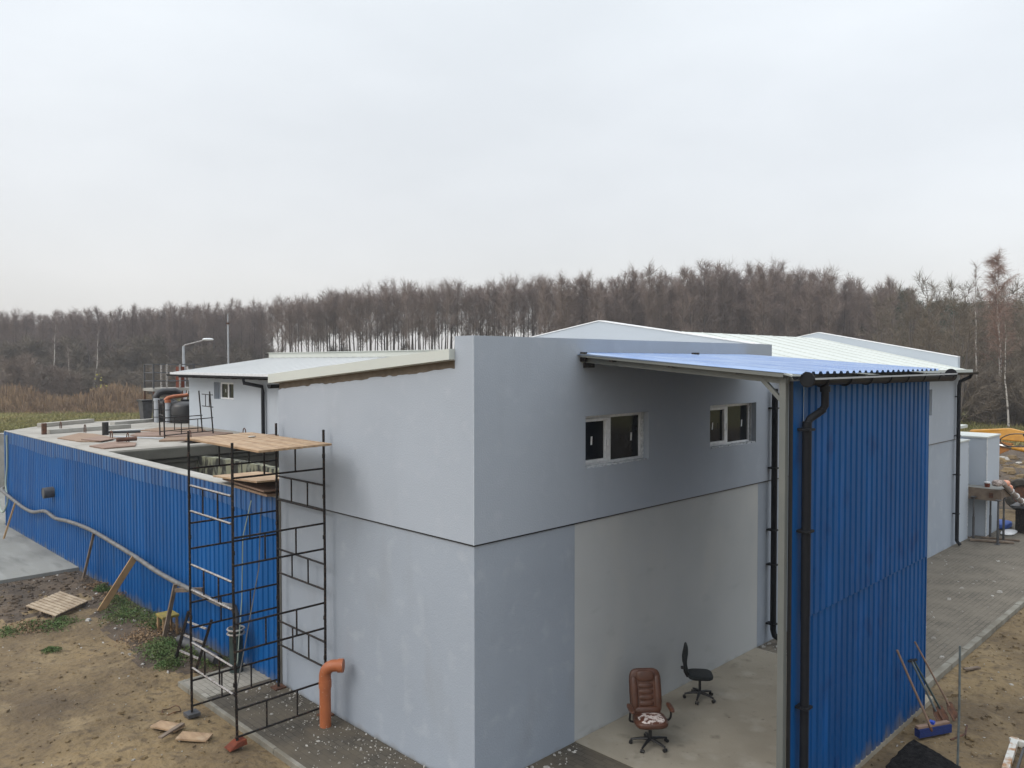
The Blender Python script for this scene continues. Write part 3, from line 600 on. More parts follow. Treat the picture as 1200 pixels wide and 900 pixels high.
for z in (.79, 2.05, 3.32):
    for x in (xa, xb):
        m = MB(); frame_mb(m, (x, y0), (x, y1), z, z+.41); fo = m.build('frame', 'blackm', tw, True)
        if x == xa:
            q = MB()
            for zz in (z, z+.41): q.tube([(x-.003, y0+.06, zz+.007), (x-.003, y1-.06, zz+.007)], .0155, 6)
            q.build('pale_rail_top', 'steelp', fo, True)  # paler tubes along the tops of the outer rails
names = ['scaffold board on the tower top, nearest the camera side with a chipped end', 'second scaffold board on the tower top counted from the camera side', 'third scaffold board on the tower top counted from the camera side', 'scaffold board on the tower top with a pale blob of mortar on it', 'innermost scaffold board on the tower top, closest to the grey wall']
bx = [-1.62, -1.38, -1.12, -.86, -.60]
for i, x in enumerate(bx):
    ya = 2.72+.03*i; yb = 5.28+.05*i+rnd.uniform(-.05, .05)
    o = MB().bar((x+.14, ya, 4.445), (x+.14+.05, yb, 4.445), .235, .034).build('scaffold_board', 'wood', bevel=.004); tag(o, names[i], 'board', 'boards on top of the scaffold tower')
o = MB().ell((-.75, 4.6, 4.475), (.07, .05, .014), 1, 10, 6).build('mortar_blob', 'chip'); tag(o, 'small pale lump of mortar on the scaffold deck', 'mortar')
# ropes hanging by the tower
o = MB().tube([(-.45, 5.25, 3.3), (-.44, 5.6, 2.6), (-.3, 5.95, 1.4), (-.35, 6.05, .25), (-.38, 6.1, .06)], .010, 5).build('rope', 'palehose'); tag(o, 'thin green rope hanging down beside the scaffold tower', 'rope')
o = MB().tube([(-.4, 5.0, 3.2), (-.5, 4.9, 2.2), (-.8, 4.85, .9), (-1.0, 4.8, .12)], .010, 5).build('rope', 'hose'); tag(o, 'thin grey cord slanting down through the scaffold tower', 'rope')
# small frames on the deck
fs = thing('low_scaffold', 'low set of black scaffold frames standing on the tank deck before the small window', 'scaffold', (3.6, 17.9, S))
P = [(2.67, 17.3), (2.95, 18.4), (4.25, 18.8), (4.45, 17.75)]
P = [(2.72, 17.25), (3.0, 18.35), (4.62, 18.9), (4.55, 17.9)]
for i, (x, y) in enumerate(P):
    MB().tube([(x, y, S), (x+(-.02 if i < 2 else -.1), y+.02, S+(1.18 if i < 2 else 1.42))], .022, 6).build('post', 'blackm', fs, True)
m = MB(); frame_mb(m, P[0], P[3], S+.12, S+.55); m.build('frame', 'blackm', fs, True)
m = MB(); frame_mb(m, P[1], P[2], S+.16, S+.58); m.build('frame', 'blackm', fs, True)
m = MB(); frame_mb(m, P[2], P[3], S+.9, S+1.3); m.build('frame', 'blackm', fs, True)
m = MB(); frame_mb(m, P[0], P[1], S+.72, S+1.1); m.build('frame', 'blackm', fs, True)
# ------------------------------------------------------------------ tanks, pipes and platform behind
t = thing('black_tank', 'round black plastic tank with ribbed side beside the low wing', 'tank', (6.0, 23.6, S))
m = MB(); prof = [(.0, 0), (.58, 0), (.60, .05), (.60, .25), (.57, .28), (.60, .31), (.60, .62), (.54, .74), (.30, .84), (0, .86)]
def lathe(mb, c, prof, n=28):
    vs = []; m_ = len(prof)
    for r, z in prof:
        for k in range(n): vs.append((c[0]+r*math.cos(2*math.pi*k/n), c[1]+r*math.sin(2*math.pi*k/n), c[2]+z))
    mb.add(vs, [(i*n+k, i*n+(k+1) % n, (i+1)*n+(k+1) % n, (i+1)*n+k) for i in range(m_-1) for k in range(n)]); return mb
lathe(m, (6.05, 23.7, S), prof).build('shell', 'blackp', t, True)
lathe(MB(), (6.05, 23.7, S+.85), [(.0, 0), (.2, 0), (.2, .06), (0, .07)]).build('lid', 'black', t, True)
t = thing('black_tank', 'second black plastic tank, half hidden behind the grey pipes', 'tank', (5.75, 25.0, S))
lathe(MB(), (5.75, 25.0, S), [(a*.8, b*1.1) for a, b in prof]).build('shell', 'blackp', t, True)
for x, y, h, lb in ((5.22, 24.5, .85, 'light grey vertical pipe on the tank deck, left one of the pair'), (5.42, 23.9, .80, 'light grey vertical pipe on the tank deck topped by an orange elbow')):
    t = thing('grey_pipe', lb, 'pipe', (x, y, S)); MB().tube([(x, y, S), (x, y, S+h)], .10, 14).build('tube', 'lgrey', t, True); MB().tube([(x, y, S+h), (x, y, S+h+.1)], .118, 14).build('collar', 'lgrey' if h > .82 else 'orange', t, True)
    q = MB()
    for z in (.2, .5): q.tube([(x, y, S+z), (x, y, S+z+.03)], .112, 14)
    q.build('ring', 'greypipe', t, True)
o = MB().tube([(5.35, 24.0, S+.88), (5.45, 23.98, S+.98), (5.7, 24.0, S+1.03), (6.2, 24.0, S+1.06), (6.25, 24.0, S+1.1)], .075, 12).build('orange_elbow_pipe', 'orange', None, True); tag(o, 'orange plastic pipe with elbow lying above the black tank', 'pipe')
o = MB().tube([(5.35, 24.9, S+.7), (5.35, 24.9, S+1.0), (5.45, 24.9, S+1.14), (5.62, 24.9, S+1.2), (6.1, 24.9, S+1.2), (6.3, 24.9, S+1.1)], .14, 12).build('black_bent_pipe', 'blackp', None, True); tag(o, 'thick black bent pipe in front of the steel platform', 'pipe')
t = thing('waste_bin', 'dark grey bin with lid at the left end of the grey pipes', 'bin', (5.55, 26.3, S))
MB().hexa([(5.3, 26.1, S), (5.6, 26.1, S), (5.6, 26.5, S), (5.3, 26.5, S), (5.24, 26.05, S+.75), (5.66, 26.05, S+.75), (5.66, 26.55, S+.75), (5.24, 26.55, S+.75)]).build('body', 'greypipe', t)
MB().box(5.2, 5.7, 26.0, 26.6, S+.76, S+.83).build('lid', 'blackp', t)
pf = thing('steel_platform', 'rusty steel platform with grey railings between the tanks and the low wing', 'platform', (6.5, 26.8, S))
MB().box(5.75, 8.4, 26.3, 27.4, 4.48, 4.60).build('deck', 'concrete', pf)
for x, y in ((5.8, 26.35), (7.0, 26.35), (8.35, 26.35), (5.8, 27.35), (8.35, 27.35)): MB().tube([(x, y, S-.1), (x, y, 4.48)], .04, 8).build('leg', 'rust', pf)
for i, (x, y) in enumerate(((5.8, 26.35), (6.35, 26.35), (6.9, 26.35), (5.8, 27.35), (6.5, 27.35), (7.3, 27.35), (7.5, 26.35))): MB().box(x-.03, x+.03, y-.03, y+.03, 4.6, 5.62).build('railing_post', 'steelp' if i in (1, 2, 4) else 'greypipe', pf)
m = MB()
for z in (4.9, 5.25, 5.6):
    m.tube([(5.8, 26.35, z), (7.5, 26.35, z)], .022, 6); m.tube([(5.8, 27.35, z), (8.3, 27.35, z)], .022, 6); m.tube([(5.8, 26.35, z), (5.8, 27.35, z)], .022, 6)
m.build('rail', 'greypipe', pf); 
m = MB(); m.bar((7.05, 26.0, 5.5), (7.1, 24.9, S+.1), .07, .1); m.bar((7.1, 26.0, 4.5), (5.75, 23.5, S+.05), .03, .05); m.build('stringer', 'steelp', pf)
m = MB(); m.box(6.95, 7.2, 26.6, 26.9, 4.6, 5.5); m.build('red_cabinet', 'redshoe', pf)
lp = thing('street_lamp', 'street lamp with a grey pole and long arm above the low wing', 'lamp', (8.6, 30, 0))
MB().tube([(8.6, 30, -.3), (8.58, 30, 4), (8.56, 30, 6.45)], [.09, .075, .055], 10).build('pole', 'lgrey', lp, True)
MB().tube([(8.56, 30, 6.42), (8.62, 29.97, 6.50), (9.5, 29.85, 6.75)], .035, 8).build('arm', 'steelp', lp, True)
MB().ell((9.68, 29.83, 6.79), (.27, .13, .065), .8, 16, 10).build('lamp_head', 'white', lp, True)
ms = thing('mast', 'thin tall grey mast against the brown trees behind the low wing', 'mast', (17.8, 45, 0))
MB().tube([(17.8, 45, -.3), (17.8, 45, 8.3)], [.08, .055], 8).build('pole', 'lgrey', ms, True)
MB().tube([(17.8, 45, 8.3), (17.8, 45, 9.0)], .03, 6).build('tip', 'lgrey', ms); MB().box(17.71, 17.89, 44.93, 45.07, 8.3, 8.42).build('lamp_head', 'rust', ms)
# ------------------------------------------------------------------ hose, props, left things
hp = [(-.02, 24.6, 1.3), (-.16, 24.14, 1.26), (-.17, 22.23, 1.10), (-.17, 21.2, 1.03), (-.17, 20.21, 1.05), (-.17, 19.3, 1.2), (-.17, 18.73, 1.25), (-.17, 17.9, 1.18), (-.17, 16.9, 1.25), (-.17, 15.8, 1.30), (-.17, 14.58, 1.31), (-.17, 13.2, 1.25), (-.17, 11.57, 1.16), (-.2, 10.2, 1.08), (-.25, 8.91, 1.08), (-.28, 7.87, 1.10), (-.3, 6.9, 1.11), (-.3, 6.45, 1.16)]
def smooth_path(p, k=4):
    p = [Vector(q) for q in p]; out = []
    for i in range(len(p)-1):
        a, b, c, d = p[max(i-1, 0)], p[i], p[i+1], p[min(i+2, len(p)-1)]
        for j in range(k):
            t = j/k; out.append(.5*((2*b)+(c-a)*t+(2*a-5*b+4*c-d)*t*t+(3*b-a-3*c+d)*t**3))
    return out+[p[-1]]
hs = thing('drain_hose', 'long grey hose pipe running along the blue tank wall on wooden props', 'hose', (-.2, 15, 0))
MB().tube(smooth_path(hp), .052, 10).build('hose', 'hose', hs, True)
m = MB(); m.tube([(-.3, 6.45, 1.16), (-.3, 6.28, 1.18), (-.3, 6.2, 1.08), (-.3, 6.2, .72)], .06, 10); m.build('elbow', 'greypipe', hs, True)
sp = thing('standpipe', 'dark upright pipe with pale clamps ending the hose beside the scaffold tower', 'pipe', (-.3, 6.2, 0))
MB().tube([(-.3, 6.2, -.1), (-.3, 6.2, .80)], .12, 16).build('body', 'dkgreen', sp, True)
m = MB()
for z in (.80, .72): m.tube([(-.3+.15*math.cos(a), 6.2+.15*math.sin(a), z) for a in np.linspace(0, 2*math.pi, 17)], .018, 6)
m.build('clamp_ring', 'steelp', sp, True)
def prop(lb, a, b, wd, mt, th=.05):
    o = MB().bar(a, b, wd, th, up=(0, 1, 0)).build('wooden_prop', mt, bevel=.004); tag(o, lb, 'prop', 'wooden props under the hose')
prop('thin pale pole propping the hose at the far left end of the blue wall', (-.62, 21.9, .0), (-.17, 22.3, 1.14), .05, 'woodp')
prop('dark thin stick propping the hose where the concrete apron ends', (-.35, 14.85, .0), (-.17, 14.5, 1.28), .06, 'woodg')
prop('wide yellow plank leaning under the hose beside the green weeds', (-.90, 11.75, .0), (-.18, 11.6, 1.15), .15, 'woodp', .04)
prop('grey wooden prop with a short cross piece beside the yellow stool', (-.55, 8.95, .0), (-.40, 8.7, 1.14), .08, 'woodg')
o = MB().bar((-.40, 8.7, 1.02), (-.05, 8.2, 1.06), .06, .08).build('cross_piece', 'woodg'); tag(o, 'short wooden cross piece holding the hose off the blue wall', 'prop')
s = thing('stool', 'small dirty yellow wooden stool on the soil beneath the hose', 'stool', (-.35, 9.2, 0))
MB().box(-.55, -.20, 9.0, 9.4, .36, .42).build('seat', 'yleaf' if False else mat('yellow_foam', (.27, .22, .05), .9, .8, 9, (.16, .12, .04)), s, bevel=.015)
for x in (-.51, -.24):
    for y in (9.05, 9.35): MB().box(x-.02, x+.02, y-.02, y+.02, -.03, .36).build('leg', 'woodp', s)
o = MB().tube([(-.42, 8.45, .06), (-.40, 6.75, .09)], .095, 16, False).tube([(-.42, 8.45, .06), (-.40, 6.76, .09)], .082, 16).build('drain_pipe', 'greypipe', None, True); tag(o, 'dark grey plastic pipe lying on the soil behind the scaffold tower', 'pipe')
p = thing('pallet', 'weathered slatted wooden panel lying on the dark soil', 'pallet', (-1.5, 12.7, 0))
A, B, Cc, D = Vector((-2.06, 13.15, .0)), Vector((-1.16, 13.75, .04)), Vector((-.95, 12.4, .05)), Vector((-1.82, 11.75, .03))
for i in range(9):
    t0, t1 = (i+.07)/9, (i+.80)/9
    a0, a1, b0, b1 = A.lerp(B, t0), A.lerp(B, t1), D.lerp(Cc, t0), D.lerp(Cc, t1); up = Vector((0, 0, .022)); j = rnd.uniform(0, .01)
    q = [v+Vector((0, 0, .06+j)) for v in (a0, b0, b1, a1)]
    MB().hexa(q+[v+up for v in q]).build('slat', 'pallet', p)
for t in (.06, .5, .94):
    a, b = A.lerp(D, t), B.lerp(Cc, t); MB().bar(a+Vector((0, 0, .03)), b+Vector((0, 0, .03)), .06, .055).build('bearer', 'woodg', p)
for lb, a, b, wd, mt in (('short pale board end lying on the soil by the scaffold foot', (-2.2, 5.0, .035), (-2.0, 4.55, .035), .22, 'wood'), ('square pale board lying under the dark lath by the scaffold', (-2.1, 4.35, .03), (-1.78, 4.0, .03), .24, 'wood'), ('narrow dark lath lying across the two pale boards', (-1.93, 4.62, .07), (-2.38, 4.35, .07), .07, 'woodg'), ):
    a = (a[0], a[1], a[2]+gz(a[0], a[1])+.01); b = (b[0], b[1], b[2]+gz(b[0], b[1])+.01)
    tag(MB().bar(a, b, wd, .025).build('board_offcut', mt), lb, 'board')
o = MB().tube([(-1.78+.14*math.cos(a), 5.45+.14*math.sin(a), .02+gz(-1.78, 5.45)+.02*math.sin(3*a)) for a in np.linspace(0, 2*math.pi, 25)], .008, 5).build('wire_ring', 'rust'); tag(o, 'ring of rusty wire lying on the soil by the pale pavers', 'wire')
o = MB()
q = thing('iron_stand', 'black iron ladder like stand leaning in the weeds behind the scaffold', 'stand', (-.9, 6.9, 0))
m = MB()
for a, b in (((-.95, 7.4, 0), (-.75, 7.2, 1.0)), ((-.85, 6.7, 0), (-.6, 6.55, .95))): m.bar(a, b, .05, .05)
m.build('upright', 'blackm', q)
m = MB()
for z in (.25, .55, .8): m.bar((-.93+.2*z, 7.38-.2*z, z), (-.85+.2*z, 6.7-.15*z, z), .03, .03)
m.build('rung', 'steelp', q)
o = thing('sewer_pipe', 'orange sewer pipe with a curved elbow standing against the grey wall', 'pipe', (-.3, 3.1, 0))
MB().tube([(-.32, 3.12, -.05), (-.32, 3.12, .64)], .088, 24).build('riser', 'orange', o, True)
m = MB(); m.tube([(-.32, 3.12, .62), (-.32, 3.12, .74)], .098, 24); m.tube(smooth_path([(-.32, 3.12, .73), (-.32, 3.115, .84), (-.30, 3.07, .93), (-.25, 3.0, .975), (-.15, 2.89, .98)], 5), .092, 24); m.build('elbow', 'orange', o, True)
MB().tube([(-.20, 2.94, .978), (-.14, 2.88, .98)], .105, 24).build('collar', 'orange', o, True)
# pale hose + white clip at the far corner of the tank
o = MB().tube(smooth_path([(-.08, 23.75, 3.2), (-.07, 23.8, 2.2), (-.1, 23.9, 1.5), (-.12, 23.6, .95), (-.15, 24.2, .5), (-.1, 24.9, .75), (-.05, 25.2, 1.4)]), .03, 8).build('garden_hose', 'palehose', None, True); tag(o, 'pale green hose hanging down the far corner of the blue tank', 'hose')
# ------------------------------------------------------------------ weeds, grass, debris (stuff)
def leaf_cloud(name, centres, n, size, mt, hgt, label, seed=1, up=.5):
    r = np.random.RandomState(seed); V = []; 
    cs = np.array(centres); k = r.randint(0, len(cs), n); c = cs[k]
    rr = r.rand(n)**.75*c[:, 2]*(.75+.6*r.rand(n)); a = r.rand(n)*6.283
    x = c[:, 0]+rr*np.cos(a); y = c[:, 1]+rr*np.sin(a); h = hgt*np.clip(1-(rr/c[:, 2]/1.3)**2, 0, 1)*r.rand(n)**1.4*(.4+1.0*vnoise(x, y, .13, 77)+.5)+.008
    p = np.stack([x, y, np.array([gz(a_, b_) for a_, b_ in zip(x, y)])+h], -1)
    d = r.randn(n, 3); d[:, 2] = abs(d[:, 2])*up+.2; d /= np.linalg.norm(d, axis=1)[:, None]; s = np.cross(d, r.randn(n, 3)); s /= np.linalg.norm(s, axis=1)[:, None]
    sz = size*(.5+r.rand(n))[:, None]
    V = np.concatenate([p-s*sz*.35, p+d*sz*.5-s*0, p+s*sz*.35, p-d*sz*.5], 1).reshape(-1, 3)
    return raw(name, V, np.arange(4*n).reshape(n, 4), mt, label)
def raw(name, V, F, mt, label=None, kind='stuff'):
    me = bpy.data.meshes.new(name); nv, nf, w_ = len(V), len(F), F.shape[1]
    me.vertices.add(nv); me.vertices.foreach_set('co', np.asarray(V, dtype=np.float32).ravel())
    me.loops.add(nf*w_); me.loops.foreach_set('vertex_index', F.ravel().astype(np.int32))
    me.polygons.add(nf); me.polygons.foreach_set('loop_start', np.arange(0, nf*w_, w_, dtype=np.int32)); me.polygons.foreach_set('loop_total', np.full(nf, w_, dtype=np.int32))
    me.update(calc_edges=True); me.materials.append(MT[mt])
    if label is None: return me
    o = bpy.data.objects.new(name, me); COL.objects.link(o); o['label'] = label; o['category'] = name.replace('_', ' '); o['kind'] = kind; return o
wc = [(-.45, 12.0, .3), (-.5, 11.3, .45), (-.4, 10.6, .45), (-.35, 10.0, .35), (-.4, 9.7, .2), (-.9, 8.3, .4), (-1.0, 7.9, .3), (-.5, 7.6, .35), (-1.1, 7.3, .22), (-.3, 13.4, .2), (-.75, 10.8, .4), (-.7, 8.5, .3), (-.4, 7.0, .3)]
leaf_cloud('weeds', wc, 12000, .032, 'weed', .16, 'low green weeds growing along the foot of the blue wall', 5)
wc2 = [(-2.3, 11.6, .35), (-2.0, 11.2, .35), (-1.75, 11.5, .35), (-2.8, 11.4, .3), (-2.4, 9.8, .15)]
leaf_cloud('weeds', wc2, 3600, .030, 'weed', .12, 'low green weeds on the soil in front of the slatted panel', 6)
leaf_cloud('dry_stalks', [(-.2, 12.7, .4), (-.15, 13.8, .5), (-.3, 9.5, .6), (-2.4, 11.5, .5), (-.9, 9.2, .5)], 3200, .04, 'reed', .14, 'dry brown stalks and litter along the blue wall', 8)
def debris(name, n, fn, smin, smax, mt, label, seed):
    r = random.Random(seed); mb = MB()
    for i in range(n):
        x, y, z = fn(r); s = r.uniform(smin, smax)*(.5+r.random()**3*1.6); a = r.uniform(0, 6.28); c, t = math.cos(a)*s, math.sin(a)*s; k = r.uniform(.3, .9); h = s*r.uniform(.15, .5)
        q = [(x-c, y-t), (x+t*k, y-c*k), (x+c*r.uniform(.6, 1), y+t), (x-t*k, y+c*k*r.uniform(.5, 1))]
        mb.add([(a_, b_, z-.005) for a_, b_ in q]+[(x+(a_-x)*.7, y+(b_-y)*.7, z+h) for a_, b_ in q], [(4, 5, 6, 7), (0, 1, 5, 4), (1, 2, 6, 5), (2, 3, 7, 6), (3, 0, 4, 7)])
    o = mb.build(name, mt, loc=(0, 0, 0)); tag(o, label, 'debris', kind='stuff')
debris('debris', 520, lambda r: (lambda y: (-abs(r.gauss(0, .4)) if r.random() < .6 else -r.uniform(0, 1.15), y, .012))(r.uniform(.2, 5.3)), .006, .022, 'chip', 'pale chips of mortar scattered over the dark pavers', 1)
debris('debris', 60, lambda r: (r.uniform(.0, 2.0), -abs(r.gauss(0, .18)), .012), .008, .03, 'chip', 'pale chips along the wall foot near the slab corner', 2)
debris('debris', 110, lambda r: (r.uniform(7.7, 19), r.uniform(-2.8, -.1), .01), .010, .055, 'chip', 'pale cement splashes and chips on the long pavement', 3)
debris('debris', 260, lambda r: (lambda x, y: (x, y, gz(x, y)))(r.uniform(-6, -1.4), r.uniform(1, 12)), .006, .022, 'chip', 'small pale stones scattered on the sandy soil', 4)
debris('debris', 160, lambda r: (lambda x, y: (x, y, gz(x, y)))(r.uniform(4, 12), r.uniform(-6.5, -3.2)), .008, .03, 'chip', 'small stones on the soil right of the blue side wall', 5)
debris('debris', 130, lambda r: (lambda x, y: (x, y, gz(x, y)))(r.uniform(-1.5, -.1), r.uniform(6.6, 16)), .012, .05, 'chip', 'stones and litter in the dark soil beside the blue wall', 6)
debris('debris', 50, lambda r: (r.uniform(7.4, 8.0), r.uniform(-.9, 0), .016), .015, .05, 'concrete', 'rubble at the foot of the black downpipe', 9)
debris('soil_clods', 1500, lambda r: (lambda x, y: (x, y, gz(x, y)))(r.uniform(-6.5, -1.35), r.uniform(1, 15.5)), .010, .04, 'soil', 'crumbly clods of sandy soil on the left side', 7)
debris('soil_clods', 900, lambda r: (lambda x, y: (x, y, gz(x, y)))(r.uniform(4, 14), r.uniform(-7, -3.1)), .010, .05, 'soil', 'crumbly clods of soil on the right side', 8)
debris('soil_clods', 900, lambda r: (lambda x, y: (x, y, gz(x, y)))(r.uniform(-5, -.1), r.uniform(12.3, 16.2)), .012, .07, 'soild', 'dark clods of damp soil in front of the concrete apron', 10)
# ------------------------------------------------------------------ chairs
def star_base(mb, mc, r=.30, h=.10):
    for k in range(5):
        a = 2*math.pi*k/5+.3; d = Vector((math.cos(a), math.sin(a), 0))
        mb.tube([Vector((0, 0, h+.03)), d*r*.5+Vector((0, 0, h+.02)), d*r+Vector((0, 0, h-.015))], [.036, .026, .018], 8)
        p = d*r; s = Vector((-d.y, d.x, 0))
        for q in (-.018, .018): mc.tube([p+s*(q-.011)+Vector((0, 0, .032)), p+s*(q+.011)+Vector((0, 0, .032))], .031, 12)
ch = thing('leather_chair', 'brown leather office chair with armrests and a peeling white seat', 'chair')
mb, mc = MB(), MB(); star_base(mb, mc, .31); bs_ = mb.build('star_base', 'blackp', ch, True); mc.build('casters', 'blackp', bs_, True)
MB().tube([(0, 0, .10), (0, 0, .40)], .028, 12).build('gas_lift', 'blackp', ch, True)
# front is -y ; seat
MB().ell((0, 0, .47), (.27, .27, .075), .55, 28, 14).build('seat', 'leather', ch, True)
MB().ell((0, -.045, .515), (.215, .205, .04), .6, 24, 10).build('seat_pad', 'leather_seat', ch, True)
tilt = Matrix.Rotation(R(-13), 3, 'X')
bk = MB()
def bp(x, z, y=0): return Vector((x, .25, .50)) + tilt @ Vector((0, y, z))
b0 = MB().ell(bp(0, .39), (.265, .062, .40), .42, 28, 18, tilt).build('backrest', 'leather', ch, True)
q = MB(); q.ell(bp(0, .66, -.035), (.155, .055, .105), .55, 20, 12, tilt)
q.build('headrest', 'leather', b0, True)
q = MB()
for s in (-1, 1): q.ell(bp(0, .34, -.03)+Vector((s*.195, 0, 0)), (.062, .065, .33), .65, 16, 14, tilt)
q.build('bolster', 'leather', b0, True)
for i in range(4): MB().ell(bp(0, .17+.105*i, -.035), (.128, .045, .051), .6, 18, 10, tilt).build('pad', 'leather', b0, True)
MB().ell(bp(0, .05, -.04), (.235, .06, .075), .7, 20, 10, tilt).build('lumbar_pad', 'leather', b0, True)
for s in (-1, 1):
    MB().ell((s*.325, -.02, .71), (.04, .18, .035), .6, 16, 10).build('armrest', 'leather', ch, True)
    MB().tube(smooth_path([(s*.22, .03, .43), (s*.32, .03, .46), (s*.335, -.02, .56), (s*.325, -.04, .69)]), .019, 8).build('arm_support', 'blackp', ch, True)
# faces the camera-ish (down-left in the picture)
ch.scale = (.92, .86, .80); ch.location = (2.74, -.84, .016); ch.rotation_euler = (0, 0, R(-40))
c2 = thing('office_chair', 'small black fabric office chair without armrests by the unpainted wall', 'chair')
mb, mc = MB(), MB(); star_base(mb, mc, .29); bs_ = mb.build('star_base', 'blackp', c2, True); mc.build('casters', 'blackp', bs_, True)
MB().tube([(0, 0, .10), (0, 0, .42)], .026, 12).build('gas_lift', 'blackp', c2, True)
MB().ell((0, 0, .47), (.235, .24, .052), .55, 26, 12).build('seat', 'blackf', c2, True)
MB().box(-.1, .1, -.12, .14, .40, .43).build('mechanism', 'blackp', c2)
MB().tube([(0, .12, .41), (0, .24, .44), (0, .28, .52), (0, .29, .68)], .03, 8).build('back_bar', 'blackp', c2, True)
tl = Matrix.Rotation(R(-8), 3, 'X')
b = MB().ell((0, .28, .78), (.20, .036, .30), .7, 24, 18, tl)
b.v = [(x, y+.05*math.cos((z-.70)*7)-.03+.10*max(0, z-.92)*1.2, z) for x, y, z in b.v]
b.build('backrest', 'blackf', c2, True)
MB().tube([(.0, .28, .60), (0, .36, .60)], .03, 10).build('knob', 'blackp', c2, True)
c2.scale = (.88, .88, .87); c2.location = (4.68, -.48, .016); c2.rotation_euler = (0, 0, R(40))
# ------------------------------------------------------------------ tools at the right
br = thing('push_broom', 'push broom with blue bristles and wooden handle leaning on the blue side wall', 'broom', (6.1, -3.6, 0))
zt_ = .03
MB().bar((5.86, -3.52, .14), (6.40, -3.80, .14), .07, .04).build('head', 'handle', br, bevel=.006)
m = MB(); a, b = Vector((5.85, -3.53, .06)), Vector((6.41, -3.81, .06))
m.bar(a, b, .10, .12); m.build('bristles', 'brush', br)
MB().box(6.08, 6.15, -3.69, -3.62, .16, .20).build('socket', mat('blue_plastic', (.01, .06, .45), .4), br)
# broom/spade handle with blade
def tool(name, lb, cat, foot, top, mt, blade=None, r=.016, grip=None):
    t = thing(name, lb, cat, (foot[0], foot[1], 0)); foot, top = Vector(foot), Vector(top); d = (top-foot).normalized()
    MB().tube([foot+d*.25, foot.lerp(top, .6)+Vector((.004, .004, 0)), top], r, 8).build('handle', mt, t, True)
    if blade:
        s = d.cross(Vector((0, 1, 0))).normalized(); n = s.cross(d).normalized(); wd, ln = blade
        vs = []; 
        for k, (l, w_) in enumerate(((.30, .03), (.26, wd*.8), (.24, wd), (-.02+.3-ln+.05, wd*.95), (.3-ln, wd*.35))):
            for q in (-1, -.5, 0, .5, 1): vs.append(foot+d*l+s*w_*q/1.0*.5*2*.5+n*(.025*(1-q*q)))
        fs = [(i*5+k, i*5+k+1, (i+1)*5+k+1, (i+1)*5+k) for i in range(4) for k in range(4)]
        b = MB().add(vs, fs).build('blade', 'rust', t, True); so_ = b.modifiers.new('t', 'SOLIDIFY'); so_.thickness = .004
    if grip: MB().bar(top-Vector((.05, -.03, 0)), top+Vector((.05, -.03, .0)), .03, .03).build('grip', 'blackp', t)
    return t
tool('mattock', 'long wooden handled tool leaning on the blue wall in front of the broom', 'tool', (5.80, -3.84, .02), (5.69, -3.28, 1.31), 'handle', (.07, .12), .018)
tool('shovel', 'black and steel shovel leaning between the two wooden handles', 'shovel', (6.45, -3.72, .02), (6.30, -3.29, .98), 'stake', (.22, .30), .017, True)
tool('shovel', 'dark green handled shovel standing behind the steel one', 'shovel', (6.62, -3.74, .02), (6.42, -3.28, .96), 'dkgreen', (.2, .28), .016, True)
tool('rake', 'thin wooden handled shovel at the corner of the blue side wall', 'shovel', (6.85, -3.80, .02), (6.53, -3.26, 1.22), 'handle', (.22, .28), .014)
o = MB().tube([(6.0, -3.95, .05), (6.35, -4.05, .05), (6.62, -4.0, .08)], .014, 6).build('bent_bar', 'rust', None, True); tag(o, 'thin rusty bent bar lying behind the steel rod', 'bar')
o = MB().tube([(5.15, -4.28, -.1), (5.13, -4.30, .9), (5.12, -4.3, 1.78)], .015, 8).build('steel_rod', 'stake', None, True); tag(o, 'grey steel rod stuck upright in the soil', 'rod')
o = MB().bar((9.2, -3.25, .03), (9.5, -3.42, .03), .07, .03).build('board_offcut', 'woodg'); tag(o, 'short dark offcut of wood beside the right hand kerb', 'board')
n = 14; m = MB(); vs = []; A, B, Cc, D = Vector((4.3, -3.62, .10)), Vector((5.28, -3.66, .16)), Vector((5.0, -4.35, .10)), Vector((4.0, -4.4, .08))
for i in range(n+1):
    for k in range(n+1):
        u, v = i/n, k/n; q = A.lerp(B, u).lerp(D.lerp(Cc, u), v); e_ = (i in (0, n))*rnd.uniform(-.012, .012); f_ = (k in (0, n))*rnd.uniform(-.012, .012)
        vs.append(q+Vector((e_, f_, .05*math.sin(u*3)*math.sin(v*2.5)+rnd.uniform(0, .006))))
m.add(vs, [(i*(n+1)+k, (i+1)*(n+1)+k, (i+1)*(n+1)+k+1, i*(n+1)+k+1) for i in range(n) for k in range(n)])
o = m.build('foam_sheet', 'felt'); tag(o, 'black crumbly foam sheet lying on the soil at the bottom edge', 'sheet'); q = o.modifiers.new('t', 'SOLIDIFY'); q.thickness = .05
fw = thing('old_frame', 'rust stained white frame piece lying at the bottom right corner', 'frame', (6.2, -5, 0))
MB().bar((5.5, -4.78, .08), (6.55, -4.66, .10), .09, .09).build('rail', 'rustwhite', fw, bevel=.006); MB().bar((6.50, -4.60, .10), (6.45, -5.6, .09), .08, .09).build('rail', 'rustwhite', fw, bevel=.006)
MB().bar((5.5, -4.90, .06), (6.42, -4.80, .08), .03, .03).build('seal', 'blackp', fw)
